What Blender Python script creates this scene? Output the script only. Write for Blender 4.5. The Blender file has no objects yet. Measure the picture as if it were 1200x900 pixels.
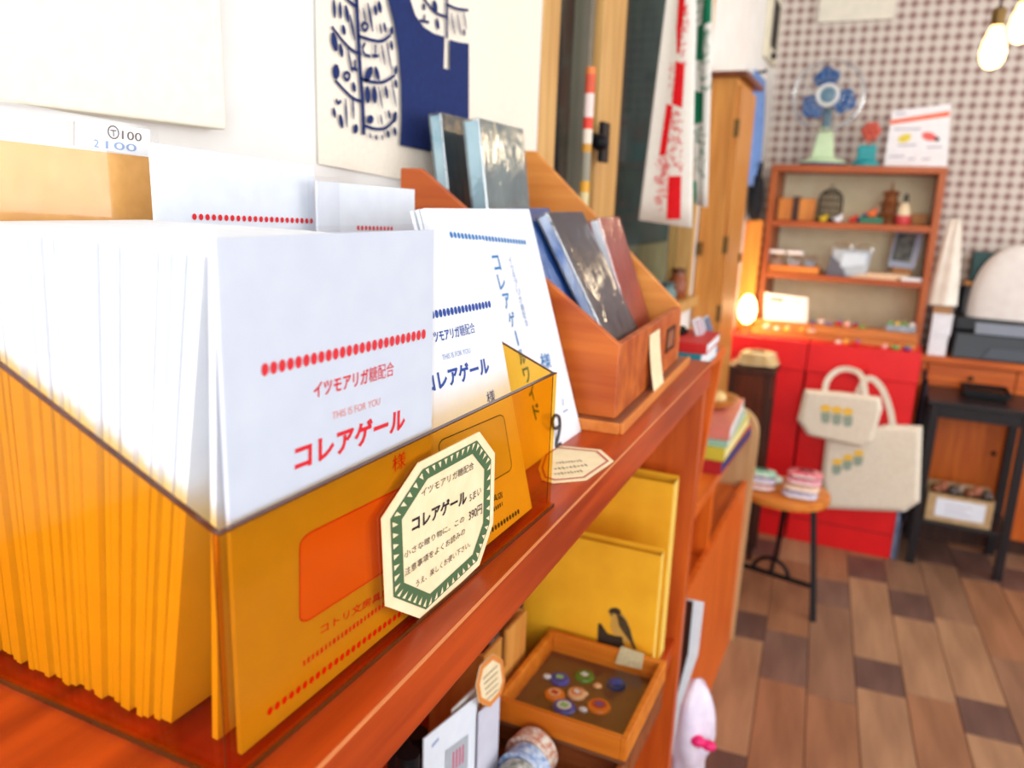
import bpy, bmesh, math, random
from mathutils import Vector, Matrix
random.seed(7)
S = bpy.context.scene
COL = S.collection

# ------------------------------------------------------------------ camera, world, daylight, exposure
F_PX, PITCH, ROLL, YAW = 920.0, math.radians(13.3), math.radians(2.1), math.radians(24.8)
CAM = Vector((0, 0, 1.30))
FW = Vector((-math.sin(YAW) * math.cos(PITCH), math.cos(YAW) * math.cos(PITCH), -math.sin(PITCH)))
_r = Vector((math.cos(YAW), math.sin(YAW), 0)); _u = _r.cross(FW)
RT = math.cos(ROLL) * _r + math.sin(ROLL) * _u
UP = -math.sin(ROLL) * _r + math.cos(ROLL) * _u
cd = bpy.data.cameras.new('camera'); cam = bpy.data.objects.new('camera', cd); COL.objects.link(cam)
m = Matrix((RT, UP, -FW)).transposed().to_4x4(); m.translation = CAM
cam.matrix_world = m
cd.sensor_width = 36; cd.lens = F_PX / 1200 * 36; cd.clip_start = 0.01
cd.dof.use_dof = True; cd.dof.focus_distance = 0.47; cd.dof.aperture_fstop = 7.0
S.camera = cam

w = bpy.data.worlds.new('daylight'); S.world = w; w.use_nodes = True
w.node_tree.nodes['Background'].inputs[0].default_value = (0.86, 0.93, 1.0, 1)
w.node_tree.nodes['Background'].inputs[1].default_value = 1.0

def window_light(name, loc, direction, sx, sy, power, col):
    l = bpy.data.lights.new(name, 'AREA'); l.shape = 'RECTANGLE'; l.size = sx; l.size_y = sy
    l.energy = power; l.color = col
    o = bpy.data.objects.new(name, l); COL.objects.link(o); o.location = loc
    o.rotation_euler = Vector(direction).to_track_quat('-Z', 'Y').to_euler()
    return o
# daylight falling in through the two shop windows (front wall behind the camera, right wall)
window_light('front_window_daylight', (0.9, -1.62, 1.55), (0, 1, -0.06), 2.6, 1.7, 92, (0.95, 0.98, 1.0))
window_light('side_window_daylight', (2.72, 2.0, 1.5), (-1, 0, -0.05), 2.0, 1.5, 62, (0.97, 0.985, 1.0))
S.view_settings.view_transform = 'Standard'; S.view_settings.look = 'None'
S.view_settings.exposure = -0.36; S.view_settings.gamma = 1.0; S.view_settings.use_curve_mapping = False
S.cycles.transparent_max_bounces = 32
S.cycles.max_bounces = 8

# ------------------------------------------------------------------ measuring: where a sight line meets a plane of the room
def sight(px, py):
    return FW + RT * ((px - 600) / F_PX) - UP * ((py - 450) / F_PX)
def H(px, py, x=None, y=None, z=None):
    d = sight(px, py)
    if x is not None: t = (x - CAM.x) / d.x
    elif y is not None: t = (y - CAM.y) / d.y
    else: t = (z - CAM.z) / d.z
    return CAM + d * t
def HP(px, py, p0, n):
    d = sight(px, py); return CAM + d * ((p0 - CAM).dot(n) / d.dot(n))

# ------------------------------------------------------------------ materials
def lin(c):
    return tuple(((v / 255) / 12.92 if v / 255 <= 0.04045 else ((v / 255 + 0.055) / 1.055) ** 2.4) for v in c)
MATS = {}
def pm(name, c, rough=0.55, c2=None, scale=30.0, bump=0.0, metal=0.0, emit=0.0, spec=0.4, stretch=(1, 1, 1), detail=4):
    """procedural material: colour with a noise-driven second tone and fine relief"""
    if name in MATS: return MATS[name]
    mt = bpy.data.materials.new(name); mt.use_nodes = True; nt = mt.node_tree
    b = nt.nodes['Principled BSDF']
    b.inputs['Roughness'].default_value = rough; b.inputs['Metallic'].default_value = metal
    b.inputs['Specular IOR Level'].default_value = spec
    c = lin(c)
    c2 = lin(c2) if c2 else tuple(v * 0.93 for v in c)
    tc = nt.nodes.new('ShaderNodeTexCoord'); mp = nt.nodes.new('ShaderNodeMapping')
    mp.inputs['Scale'].default_value = stretch
    no = nt.nodes.new('ShaderNodeTexNoise'); no.inputs['Scale'].default_value = scale; no.inputs['Detail'].default_value = detail
    nt.links.new(tc.outputs['Object'], mp.inputs[0]); nt.links.new(mp.outputs[0], no.inputs['Vector'])
    cr = nt.nodes.new('ShaderNodeValToRGB')
    cr.color_ramp.elements[0].position = 0.36; cr.color_ramp.elements[1].position = 0.66
    cr.color_ramp.elements[0].color = (*c2, 1); cr.color_ramp.elements[1].color = (*c, 1)
    nt.links.new(no.outputs['Fac'], cr.inputs[0]); nt.links.new(cr.outputs[0], b.inputs['Base Color'])
    if bump:
        bp = nt.nodes.new('ShaderNodeBump'); bp.inputs['Strength'].default_value = bump; bp.inputs['Distance'].default_value = 0.002
        nt.links.new(no.outputs['Fac'], bp.inputs['Height']); nt.links.new(bp.outputs[0], b.inputs['Normal'])
    if emit:
        nt.links.new(cr.outputs[0], b.inputs['Emission Color']); b.inputs['Emission Strength'].default_value = emit
    MATS[name] = mt; return mt
def wood(name, c, c2, axis='y', rough=0.38, fine=1.0):
    st = {'x': (0.08, 1, 1), 'y': (1, 0.08, 1), 'z': (1, 1, 0.08)}[axis]
    return pm(name, c, rough, c2, 60 * fine, 0.12, stretch=st, detail=8)
def clear(name, tint, gloss=0.08, rough=0.06):
    """thin tinted sheet: tinted see-through with a glossy skin"""
    if name in MATS: return MATS[name]
    mt = bpy.data.materials.new(name); mt.use_nodes = True; nt = mt.node_tree
    for n in list(nt.nodes): nt.nodes.remove(n)
    out = nt.nodes.new('ShaderNodeOutputMaterial'); mx = nt.nodes.new('ShaderNodeMixShader')
    tr = nt.nodes.new('ShaderNodeBsdfTransparent'); gl = nt.nodes.new('ShaderNodeBsdfGlossy')
    tr.inputs[0].default_value = (*tint, 1); gl.inputs['Roughness'].default_value = rough
    no = nt.nodes.new('ShaderNodeTexNoise'); no.inputs['Scale'].default_value = 12
    mr = nt.nodes.new('ShaderNodeMapRange'); mr.inputs[3].default_value = gloss * 0.7; mr.inputs[4].default_value = gloss * 1.3
    nt.links.new(no.outputs['Fac'], mr.inputs[0]); nt.links.new(mr.outputs[0], mx.inputs[0])
    nt.links.new(tr.outputs[0], mx.inputs[1]); nt.links.new(gl.outputs[0], mx.inputs[2]); nt.links.new(mx.outputs[0], out.inputs[0])
    MATS[name] = mt; return mt

# ------------------------------------------------------------------ mesh builder
class MB:
    def __init__(s): s.v = []; s.f = []
    def add(s, vs, fs):
        o = len(s.v); s.v += [Vector(v) for v in vs]; s.f += [tuple(i + o for i in f) for f in fs]; return s
    def box(s, x0, x1, y0, y1, z0, z1):
        return s.hexa([(x0, y0, z0), (x1, y0, z0), (x1, y1, z0), (x0, y1, z0)], [(x0, y0, z1), (x1, y0, z1), (x1, y1, z1), (x0, y1, z1)])
    def hexa(s, a, b):
        n = len(a); a = [Vector(p) for p in a]; b = [Vector(p) for p in b]
        fs = [tuple(reversed(range(n))), tuple(range(n, 2 * n))] + [(i, (i + 1) % n, n + (i + 1) % n, n + i) for i in range(n)]
        return s.add(a + b, fs)
    def slab(s, poly, off):
        off = Vector(off); return s.hexa(poly, [Vector(p) + off for p in poly])
    def poly(s, pts): return s.add(pts, [tuple(range(len(pts)))])
    def bar(s, a, b, r, n=8, r2=None):
        return s.tube([a, b], r, n, ends=True, rs=[r, r2 if r2 is not None else r])
    def tube(s, pts, r, n=8, closed=False, ends=True, rs=None):
        pts = [Vector(p) for p in pts]; N = len(pts); rings = []; prev = None
        for i, p in enumerate(pts):
            if closed: t = pts[(i + 1) % N] - pts[i - 1]
            else: t = pts[min(i + 1, N - 1)] - pts[max(i - 1, 0)]
            t.normalize()
            if prev is None:
                a = Vector((0, 0, 1)) if abs(t.z) < 0.9 else Vector((1, 0, 0)); u = t.cross(a).normalized()
            else:
                u = (prev - t * prev.dot(t)).normalized()
            prev = u; v = t.cross(u); rr = rs[i] if rs else r
            rings.append([p + (u * math.cos(2 * math.pi * k / n) + v * math.sin(2 * math.pi * k / n)) * rr for k in range(n)])
        vs = [q for rg in rings for q in rg]; fs = []
        for i in range(N if closed else N - 1):
            j = (i + 1) % N
            for k in range(n): fs.append((i * n + k, i * n + (k + 1) % n, j * n + (k + 1) % n, j * n + k))
        if not closed and ends: fs += [tuple(reversed(range(n))), tuple((N - 1) * n + k for k in range(n))]
        return s.add(vs, fs)
    def lathe(s, prof, c=(0, 0, 0), n=20, axis='z'):
        c = Vector(c); vs = []; fs = []
        for r, h in prof:
            for k in range(n):
                a = 2 * math.pi * k / n; p = (r * math.cos(a), r * math.sin(a), h)
                if axis == 'x': p = (p[2], p[0], p[1])
                if axis == 'y': p = (p[1], p[2], p[0])
                vs.append(c + Vector(p))
        m_ = len(prof)
        for i in range(m_ - 1):
            for k in range(n): fs.append((i * n + k, i * n + (k + 1) % n, (i + 1) * n + (k + 1) % n, (i + 1) * n + k))
        fs += [tuple(reversed(range(n))), tuple((m_ - 1) * n + k for k in range(n))]
        return s.add(vs, fs)
    def ball(s, c, rx, ry=None, rz=None, n=14, k=8):
        ry = ry or rx; rz = rz or rx; c = Vector(c)
        prof = [(math.sin(math.pi * i / k) + 1e-4, -math.cos(math.pi * i / k)) for i in range(k + 1)]
        t = MB().lathe(prof, n=n)
        return s.add([c + Vector((v.x * rx, v.y * ry, v.z * rz)) for v in t.v], t.f)
    def sheet(s, fn, nu, nv, th=0.0):
        """fn(u,v)->point ; gives a cloth-like sheet, solid when th is set"""
        P = [[Vector(fn(i / nu, j / nv)) for j in range(nv + 1)] for i in range(nu + 1)]
        idx = lambda i, j: i * (nv + 1) + j
        vs = [P[i][j] for i in range(nu + 1) for j in range(nv + 1)]
        fs = [(idx(i, j), idx(i + 1, j), idx(i + 1, j + 1), idx(i, j + 1)) for i in range(nu) for j in range(nv)]
        return s.add(vs, fs)

WM = {}          # world matrix of every object made here
def thing(name, label, cat, loc=(0, 0, 0), rz=0.0, group=None):
    o = bpy.data.objects.new(name, None); COL.objects.link(o)
    o.location = loc; o.rotation_euler = (0, 0, rz); o.empty_display_size = 0.02
    WM[o] = Matrix.Translation(Vector(loc)) @ Matrix.Rotation(rz, 4, 'Z')
    tag(o, label, cat, group); return o
def tag(o, label=None, cat=None, group=None, kind=None):
    if label: o['label'] = label
    if cat: o['category'] = cat
    if group: o['group'] = group
    if kind: o['kind'] = kind
    return o
def ob(name, mb, mat, parent=None, label=None, cat=None, group=None, kind=None, smooth=False, bevel=0.0, solid=0.0, local=False, flip=False):
    me = bpy.data.meshes.new(name)
    vs = [Vector(v) for v in mb.v]
    o = bpy.data.objects.new(name, me); COL.objects.link(o)
    if parent is not None:
        o.parent = parent; M = WM[parent]; WM[o] = M.copy()
        if not local:
            Mi = M.inverted(); vs = [Mi @ v for v in vs]
    else:
        xs = [v.x for v in vs]; ys = [v.y for v in vs]; zs = [v.z for v in vs]
        c = Vector(((min(xs) + max(xs)) / 2, (min(ys) + max(ys)) / 2, min(zs)))
        o.location = c; WM[o] = Matrix.Translation(c); vs = [v - c for v in vs]
    me.from_pydata([tuple(v) for v in vs], [], mb.f)
    bm = bmesh.new(); bm.from_mesh(me)
    bmesh.ops.recalc_face_normals(bm, faces=bm.faces)
    bm.to_mesh(me); bm.free()
    me.materials.append(mat)
    if smooth:
        for p in me.polygons: p.use_smooth = True
        if smooth == 'auto':
            try: me.set_sharp_from_angle(angle=math.radians(35))
            except Exception: pass
    if solid:
        md = o.modifiers.new('thickness', 'SOLIDIFY'); md.thickness = solid; md.offset = 0
    if bevel:
        md = o.modifiers.new('soft_edge', 'BEVEL'); md.width = bevel; md.segments = 2; md.limit_method = 'ANGLE'
    tag(o, label, cat, group, kind); return o
def copy_tree(o, parent=None):
    c = o.copy(); COL.objects.link(c); c.parent = parent
    for ch in list(o.children): copy_tree(ch, c)
    return c
CHC = {}
def glyphs(body, bold=0.0):
    key = (body, bold)
    if key in CHC: return CHC[key]
    cu = bpy.data.curves.new('glyph', 'FONT'); cu.body = body; cu.size = 1; cu.offset = bold; cu.resolution_u = 3
    t = bpy.data.objects.new('glyph', cu); COL.objects.link(t)
    dg = bpy.context.evaluated_depsgraph_get(); dg.update()
    me = bpy.data.meshes.new_from_object(t.evaluated_get(dg))
    vs = [v.co.copy() for v in me.vertices]; fs = [tuple(p.vertices) for p in me.polygons]
    bpy.data.objects.remove(t); bpy.data.curves.remove(cu); bpy.data.meshes.remove(me)
    CHC[key] = (vs, fs); return vs, fs
def letters(mb, body, bl, br, tl, bold=0.0):
    """flat lettering whose bounding box is laid on the parallelogram bl-br-tl"""
    vs, fs = glyphs(body, bold)
    bl, br, tl = Vector(bl), Vector(br), Vector(tl)
    x0 = min(v.x for v in vs); x1 = max(v.x for v in vs); y0 = min(v.y for v in vs); y1 = max(v.y for v in vs)
    mb.add([bl + (br - bl) * ((v.x - x0) / (x1 - x0)) + (tl - bl) * ((v.y - y0) / (y1 - y0)) for v in vs], fs)
def flat(name, mb, mat, parent, **k):
    """print: flat ink on a surface (faces kept as drawn)"""
    me = bpy.data.meshes.new(name); Mi = WM[parent].inverted()
    me.from_pydata([tuple(Mi @ v) for v in mb.v], [], mb.f); me.materials.append(mat)
    o = bpy.data.objects.new(name, me); COL.objects.link(o); o.parent = parent; WM[o] = WM[parent].copy()
    tag(o, **k); return o
def disc(mb, c, u, v, n=12):
    c, u, v = Vector(c), Vector(u), Vector(v)
    mb.poly([c + u * math.cos(2 * math.pi * i / n) + v * math.sin(2 * math.pi * i / n) for i in range(n)])
def stroke(mb, pts, wd, nrm):
    """flat brush stroke along pts in the plane with normal nrm; wd may be a list"""
    pts = [Vector(p) for p in pts]; n = len(pts); L = []
    for i, p in enumerate(pts):
        t = (pts[min(i + 1, n - 1)] - pts[max(i - 1, 0)]).normalized(); s_ = t.cross(Vector(nrm)).normalized()
        ww = wd[i] if isinstance(wd, (list, tuple)) else wd
        L.append((p + s_ * ww / 2, p - s_ * ww / 2))
    mb.add([q for a in L for q in a], [(2 * i, 2 * i + 1, 2 * i + 3, 2 * i + 2) for i in range(n - 1)])
def curve(pts, n=10):
    """Catmull-Rom through pts"""
    P = [Vector(p) for p in pts]; P = [2 * P[0] - P[1]] + P + [2 * P[-1] - P[-2]]; out = []
    for i in range(1, len(P) - 2):
        for k in range(n):
            t = k / n; a, b, c, d = P[i - 1], P[i], P[i + 1], P[i + 2]
            out.append(0.5 * ((2 * b) + (c - a) * t + (2 * a - 5 * b + 4 * c - d) * t * t + (3 * b - a - 3 * c + d) * t ** 3))
    out.append(P[-2]); return out

# ------------------------------------------------------------------ shared materials
WHITEWALL = pm('painted plaster', (244, 243, 240), 0.8, (238, 236, 232), 14, 0.05)
REDWOOD = wood('red brown counter wood', (190, 70, 12), (150, 46, 6), 'y', 0.34)
REDWOOD_Z = wood('red brown panel wood', (204, 92, 26), (172, 66, 14), 'z', 0.4)
ORANGEWOOD = wood('orange varnished wood', (232, 112, 28), (206, 86, 18), 'z', 0.36)
ORANGEWOOD_Y = wood('orange varnished board', (232, 118, 34), (204, 90, 22), 'y', 0.36)
TRAYWOOD = wood('tray wood', (220, 128, 34), (196, 102, 22), 'x', 0.42)
LIGHTWOOD = wood('light window wood', (218, 172, 104), (196, 146, 80), 'z', 0.45)
PALEWOOD = wood('pale edge wood', (206, 168, 120), (188, 146, 98), 'z', 0.5)
CABWOOD = wood('honey cabinet wood', (216, 150, 72), (196, 126, 52), 'z', 0.45)
DARKWOOD = wood('dark brown wood', (70, 34, 20), (48, 22, 14), 'z', 0.45)
BLACKWOOD = wood('black lacquered wood', (32, 26, 30), (22, 18, 22), 'z', 0.35)
CASEWOOD = wood('bookcase wood', (178, 92, 34), (150, 68, 22), 'x', 0.45)
CASEBACK = pm('cream backing board', (246, 236, 200), 0.7, (240, 228, 188), 20)
PAPER = pm('white envelope paper', (236, 239, 244), 0.75, (231, 234, 240), 60)
PAPER2 = pm('cool white paper', (230, 236, 246), 0.7, (225, 231, 242), 60)
CREAM = pm('cream card', (246, 226, 186), 0.75, (240, 218, 174), 80)
KRAFT = pm('kraft paper', (236, 178, 102), 0.8, (226, 166, 90), 120, 0.05)
INKRED = pm('red ink', (226, 24, 40), 0.7)
INKBLUE = pm('blue ink', (38, 74, 158), 0.7)
INKSKY = pm('sky blue ink', (44, 122, 190), 0.7)
INKBLACK = pm('black ink', (26, 20, 30), 0.7)
INKGREY = pm('grey brown ink', (112, 92, 82), 0.7)
NAVY = pm('navy dye', (20, 42, 102), 0.85, (17, 37, 94), 140, 0.1)
AMBER = clear('amber acrylic', (0.965, 0.725, 0.235), 0.05, 0.08)
AMBEREDGE = pm('amber acrylic edge', (96, 46, 12), 0.2, (74, 34, 8), 20)
FILM = clear('clear plastic film', (0.985, 0.985, 0.99), 0.05, 0.08)
GLASS = clear('window glass', (0.93, 0.95, 0.93), 0.025, 0.02)
BLACKMETAL = pm('black metal', (15, 14, 17), 0.5, (11, 10, 13), 40, spec=0.22)
CHROME = pm('chrome', (200, 204, 206), 0.18, (180, 184, 188), 30, metal=1.0)

# ------------------------------------------------------------------ the room
XW, YB = -0.53, 3.72
def structure(name, mb, mat, parent=None, **k):
    o = ob(name, mb, mat, parent, **k)
    if parent is None: o['kind'] = 'structure'
    return o
floor = structure('floor', MB().box(XW - 0.1, 2.8, -1.7, YB + 0.1, -0.08, -0.004), pm('dark floor joint', (52, 36, 30), 0.8))
PL = [pm('plank brown', (148, 110, 84), 0.5, (124, 90, 68), 18, 0.1, stretch=(1, 0.15, 1)),
      pm('plank dark', (110, 80, 70), 0.5, (90, 64, 56), 18, 0.1, stretch=(1, 0.15, 1)),
      pm('plank tan', (172, 132, 98), 0.5, (146, 108, 80), 18, 0.1, stretch=(1, 0.15, 1)),
      pm('plank warm', (160, 112, 80), 0.5, (134, 92, 64), 18, 0.1, stretch=(1, 0.15, 1)),
      pm('plank grey', (128, 98, 84), 0.5, (106, 80, 68), 18, 0.1, stretch=(1, 0.15, 1))]
pa = math.radians(-4.04); PD = Vector((math.sin(pa), math.cos(pa), 0)); PX = Vector((PD.y, -PD.x, 0))
WPL = 0.1285
pmesh = {}
def plank(c, L, mi):
    key = (round(L, 3), mi)
    if key not in pmesh:
        mb = MB(); g = 0.0011
        a, b = WPL / 2 - g, L / 2 - g; t = 0.0012
        mb.add([(-a, -b, -0.004), (a, -b, -0.004), (a, b, -0.004), (-a, b, -0.004), (-a, -b, -t), (a, -b, -t), (a, b, -t), (-a, b, -t),
                (-a + t, -b + t, 0), (a - t, -b + t, 0), (a - t, b - t, 0), (-a + t, b - t, 0)],
               [(0, 1, 5, 4), (1, 2, 6, 5), (2, 3, 7, 6), (3, 0, 4, 7), (4, 5, 9, 8), (5, 6, 10, 9), (6, 7, 11, 10), (7, 4, 8, 11), (8, 9, 10, 11)])
        me = bpy.data.meshes.new('plank'); me.from_pydata([tuple(v) for v in mb.v], [], mb.f); me.materials.append(PL[mi]); pmesh[key] = me
    o = bpy.data.objects.new('plank', pmesh[key]); COL.objects.link(o); o.parent = floor
    o.location = c - floor.location; o.rotation_euler = (0, 0, -pa)
rp = random.Random(21); P0 = Vector((-0.141, 1.713, 0)); npl = 0
for col in range(-3, 12):
    y = 0.55 + rp.random() * 0.3
    last = -1
    while y < YB - 0.02:
        L = rp.choice([0.46, 0.56, 0.66] if last in (1, 4) else [0.17, 0.2, 0.28, 0.46, 0.56]); L = min(L, YB - 0.005 - y)
        if L < 0.05: break
        c = P0 + PX * (WPL * (col + 0.5)) + PD * (y + L / 2 - P0.y)
        mi = rp.choice([0, 2, 2, 3, 3] if L > 0.3 else [1, 1, 4, 1])
        if mi == last: mi = {0: 2, 2: 3, 3: 0, 1: 4, 4: 0}[mi]
        last = mi
        if XW + 0.07 < c.x < 1.5: plank(c, L, mi); npl += 1
        y += L
print('planks', npl)

WZ0, WZ1, WY0, WY1 = 1.03, 2.15, H(632, 100, x=XW).y, 2.42
wl = MB().box(XW - 0.08, XW, -1.7, WY0, 0, 2.6).box(XW - 0.08, XW, WY1, YB + 0.08, 0, 2.6)
wl.box(XW - 0.08, XW, WY0, WY1, 0, WZ0).box(XW - 0.08, XW, WY0, WY1, WZ1, 2.6)
structure('wall_left', wl, WHITEWALL)
# patterned wallpaper of small brown crosses on the back wall
def wallpaper():
    mt = bpy.data.materials.new('printed wallpaper'); mt.use_nodes = True; nt = mt.node_tree; b = nt.nodes['Principled BSDF']
    b.inputs['Roughness'].default_value = 0.75
    tc = nt.nodes.new('ShaderNodeTexCoord'); sp = nt.nodes.new('ShaderNodeSeparateXYZ'); nt.links.new(tc.outputs['Object'], sp.inputs[0])
    def wave(out, off):
        m1 = nt.nodes.new('ShaderNodeMath'); m1.operation = 'MULTIPLY_ADD'; m1.inputs[1].default_value = 2 * math.pi / 0.043; m1.inputs[2].default_value = off
        nt.links.new(out, m1.inputs[0]); m2 = nt.nodes.new('ShaderNodeMath'); m2.operation = 'COSINE'; nt.links.new(m1.outputs[0], m2.inputs[0])
        return m2
    a, c = wave(sp.outputs['X'], 0), wave(sp.outputs['Z'], 0)
    mul = nt.nodes.new('ShaderNodeMath'); mul.operation = 'ADD'; nt.links.new(a.outputs[0], mul.inputs[0]); nt.links.new(c.outputs[0], mul.inputs[1])
    mr = nt.nodes.new('ShaderNodeMapRange'); mr.inputs[1].default_value = -0.55; mr.inputs[2].default_value = 1.3
    nt.links.new(mul.outputs[0], mr.inputs[0])
    cr = nt.nodes.new('ShaderNodeValToRGB'); cr.color_ramp.elements[0].color = (*lin((212, 202, 193)), 1); cr.color_ramp.elements[1].color = (*lin((146, 114, 108)), 1)
    nt.links.new(mr.outputs[0], cr.inputs[0]); nt.links.new(cr.outputs[0], b.inputs['Base Color'])
    return mt
WALLP = wallpaper()
structure('wall_back', MB().box(XW - 0.08, 2.8, YB, YB + 0.08, 0, 2.6), WALLP)
structure('ceiling', MB().box(XW - 0.1, 2.8, -1.7, YB + 0.1, 2.6, 2.68), WHITEWALL)
wf = MB().box(XW - 0.08, 2.8, -1.78, -1.70, 0, 0.6).box(XW - 0.08, 2.8, -1.78, -1.70, 2.42, 2.6)
wf.box(XW - 0.08, -0.42, -1.78, -1.70, 0.6, 2.42).box(2.3, 2.8, -1.78, -1.70, 0.6, 2.42)
structure('wall_front', wf, WHITEWALL)
wr = MB().box(2.72, 2.8, -1.7, YB, 0, 0.7).box(2.72, 2.8, -1.7, YB, 2.3, 2.6).box(2.72, 2.8, -1.7, 0.95, 0.7, 2.3).box(2.72, 2.8, 3.05, YB, 0.7, 2.3)
structure('wall_right', wr, WHITEWALL)

# window in the left wall: jambs, stile, sill and two panes
win = ob('window_1', MB().box(XW - 0.07, XW + 0.004, WY0, H(651, 100, x=XW).y, WZ0, WZ1)
         .box(XW - 0.07, XW + 0.004, WY1 - 0.03, WY1, WZ0, WZ1).box(XW - 0.07, XW + 0.004, WY0, WY1, WZ1 - 0.04, WZ1), LIGHTWOOD, bevel=0.002)
tag(win, kind='structure')
y0, y1 = H(697, 100, x=XW - 0.02).y, H(727, 100, x=XW - 0.02).y
ob('window_stile', MB().box(XW - 0.06, XW - 0.015, y0 + 0.02, y1, WZ0, WZ1), LIGHTWOOD, win, bevel=0.002)
ob('window_stile', MB().box(XW - 0.065, XW - 0.03, y0 - 0.012, y0 + 0.012, WZ0, WZ1), pm('grey aluminium', (120, 112, 96), 0.4), win, bevel=0.001)
ob('window_sill', MB().box(XW - 0.07, XW + 0.03, WY0, WY1, WZ0 - 0.03, WZ0), LIGHTWOOD, win, bevel=0.002)
ob('pane', MB().box(XW - 0.048, XW - 0.044, WY0 + 0.02, y0, WZ0, WZ1), GLASS, win)
ob('pane', MB().box(XW - 0.048, XW - 0.044, y1, WY1 - 0.03, WZ0, WZ1), GLASS, win)
lk = H(703, 165, x=XW)
lock = MB().box(XW - 0.016, XW + 0.002, lk.y - 0.03, lk.y + 0.03, lk.z - 0.012, lk.z + 0.012)
lock.box(XW, XW + 0.01, lk.y - 0.012, lk.y + 0.03, lk.z - 0.04, lk.z + 0.035).ball((XW + 0.01, lk.y - 0.025, lk.z - 0.005), 0.016)
ob('window_lock', lock, BLACKMETAL, win, smooth='auto', bevel=0.002)
cord = [H(655, 0, x=XW - 0.03), H(656, 70, x=XW - 0.03), H(652, 160, x=XW - 0.03), H(655, 280, x=XW - 0.03)]
ob('dark_cable', MB().tube(curve(cord, 6), 0.004, 6), BLACKMETAL, label='dark cable hanging down inside the window beside the light wood frame', cat='cable')
# neighbouring wall close outside the window
nb = ob('neighbour_wall', MB().box(-1.05, -1.0, 0.9, 5.6, 0, 2.6), pm('dark green outside boards', (50, 82, 60), 0.6, (38, 64, 48), 6))
tag(nb, kind='structure')
ob('brown_cladding', MB().box(-1.0, -0.985, 0.9, H(728, 200, x=-0.985).y, 0, 2.6), pm('grey brown outside boards', (112, 98, 80), 0.7, (88, 78, 66), 8, stretch=(1, 6, 0.3)), nb)
ob('beige_base', MB().box(-1.0, -0.98, H(728, 200, x=-0.985).y, 5.6, 0, H(770, 285, x=-0.98).z), pm('beige outside plaster', (206, 184, 128), 0.8, (188, 166, 112), 8), nb)
for py in (0,):
    pp = H(802, 300, x=-0.97); pm_ = pp.y
    ob('down_pipe', MB().bar((-0.965, pm_, 0), (-0.965, pm_, 2.6), 0.012), BLACKMETAL, nb)

# ------------------------------------------------------------------ counter cabinet (runs along the left wall)
ZC = 1.075
CA = math.atan2(0.0294, 0.8817)          # its front edge drifts slightly towards the wall
cab = thing('counter_cabinet', 'red brown wooden counter cabinet with open shelves along the white wall', 'cabinet', (-0.1719, 0.0, 0), CA)
def cl(a, b, c, d, e, f): return MB().box(a, b, c, d, e, f)
CL = 1.162
ob('top_board', cl(-0.31, 0, -0.25, CL, ZC - 0.036, ZC), REDWOOD, cab, bevel=0.0012, local=True)
ob('end_panel', cl(-0.305, -0.004, CL - 0.03, CL - 0.004, 0, ZC - 0.036), REDWOOD_Z, cab, bevel=0.001, local=True)
ob('end_panel', cl(-0.305, -0.004, -0.246, -0.22, 0, ZC - 0.036), REDWOOD_Z, cab, bevel=0.001, local=True)
ob('back_panel', cl(-0.31, -0.302, -0.22, CL - 0.03, 0, ZC - 0.036), REDWOOD_Z, cab, local=True)
ob('shelf', cl(-0.302, -0.012, -0.22, CL - 0.03, 0.605, 0.63), REDWOOD, cab, bevel=0.001, local=True)
ob('shelf', cl(-0.302, -0.012, -0.22, CL - 0.03, 0.2, 0.225), REDWOOD, cab, bevel=0.001, local=True)
ob('edge_highlight', cl(-0.0005, 0.001, -0.25, CL, ZC - 0.0009, ZC + 0.0001), pm('pale edge highlight', (226, 140, 84), 0.4), cab, local=True)  # thin pale strip: the highlight along the top edge, put in as colour

# ------------------------------------------------------------------ amber acrylic box
bx0, bx1, by0, by1 = -0.445, -0.2035, 0.194, 0.517
zf, zb_ = 1.178, 1.178 + 0.42 * 0.2415
box = thing('acrylic_box', 'transparent amber acrylic box packed with white envelopes on the counter', 'box', ((bx0 + bx1) / 2, (by0 + by1) / 2, ZC))
TH = 0.0026
ob('front_panel', MB().box(bx1 - TH, bx1, by0, by1, ZC + TH, zf), AMBER, box)
for yy in (by0, by1 - TH):
    ob('side_panel', MB().slab([(bx0, yy, ZC + TH), (bx1 - TH, yy, ZC + TH), (bx1 - TH, yy, zf), (bx0, yy, zb_)], (0, TH, 0)), AMBER, box)
ob('back_panel', MB().box(bx0 - TH, bx0, by0, by1, ZC + TH, zb_), AMBER, box)
ob('base_panel', MB().box(bx0 - TH, bx1 + 0.002, by0 - 0.002, by1 + 0.002, ZC, ZC + TH), AMBER, box)
e = 0.0007
eg = MB().box(bx1 - TH, bx1 + 0.0002, by0, by1, zf, zf + e)
for yy in (by0, by1 - TH): eg.slab([(bx1 - TH, yy, zf), (bx1 - TH, yy, zf + e), (bx0, yy, zb_ + e), (bx0, yy, zb_)], (0, TH, 0))
eg.box(bx0 - TH, bx0, by0, by1, zb_, zb_ + e)
ob('panel_edge', eg, AMBEREDGE, box)
ob('panel_edge', MB().box(bx1 + 0.002, bx1 + 0.0026, by0 - 0.002, by1 + 0.002, ZC, ZC + TH).box(bx0, bx1 + 0.002, by0 - 0.0026, by0 - 0.002, ZC, ZC + TH), AMBEREDGE, box)
ob('glue_seam', MB().box(bx1 - TH - 0.0006, bx1 - TH, by0 - 0.0002, by0, ZC + TH, zf), AMBEREDGE, box)
ob('glue_seam', MB().box(bx1 - TH - 0.0006, bx1 - TH, by1, by1 + 0.0002, ZC + TH, zf), AMBEREDGE, box)

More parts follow.
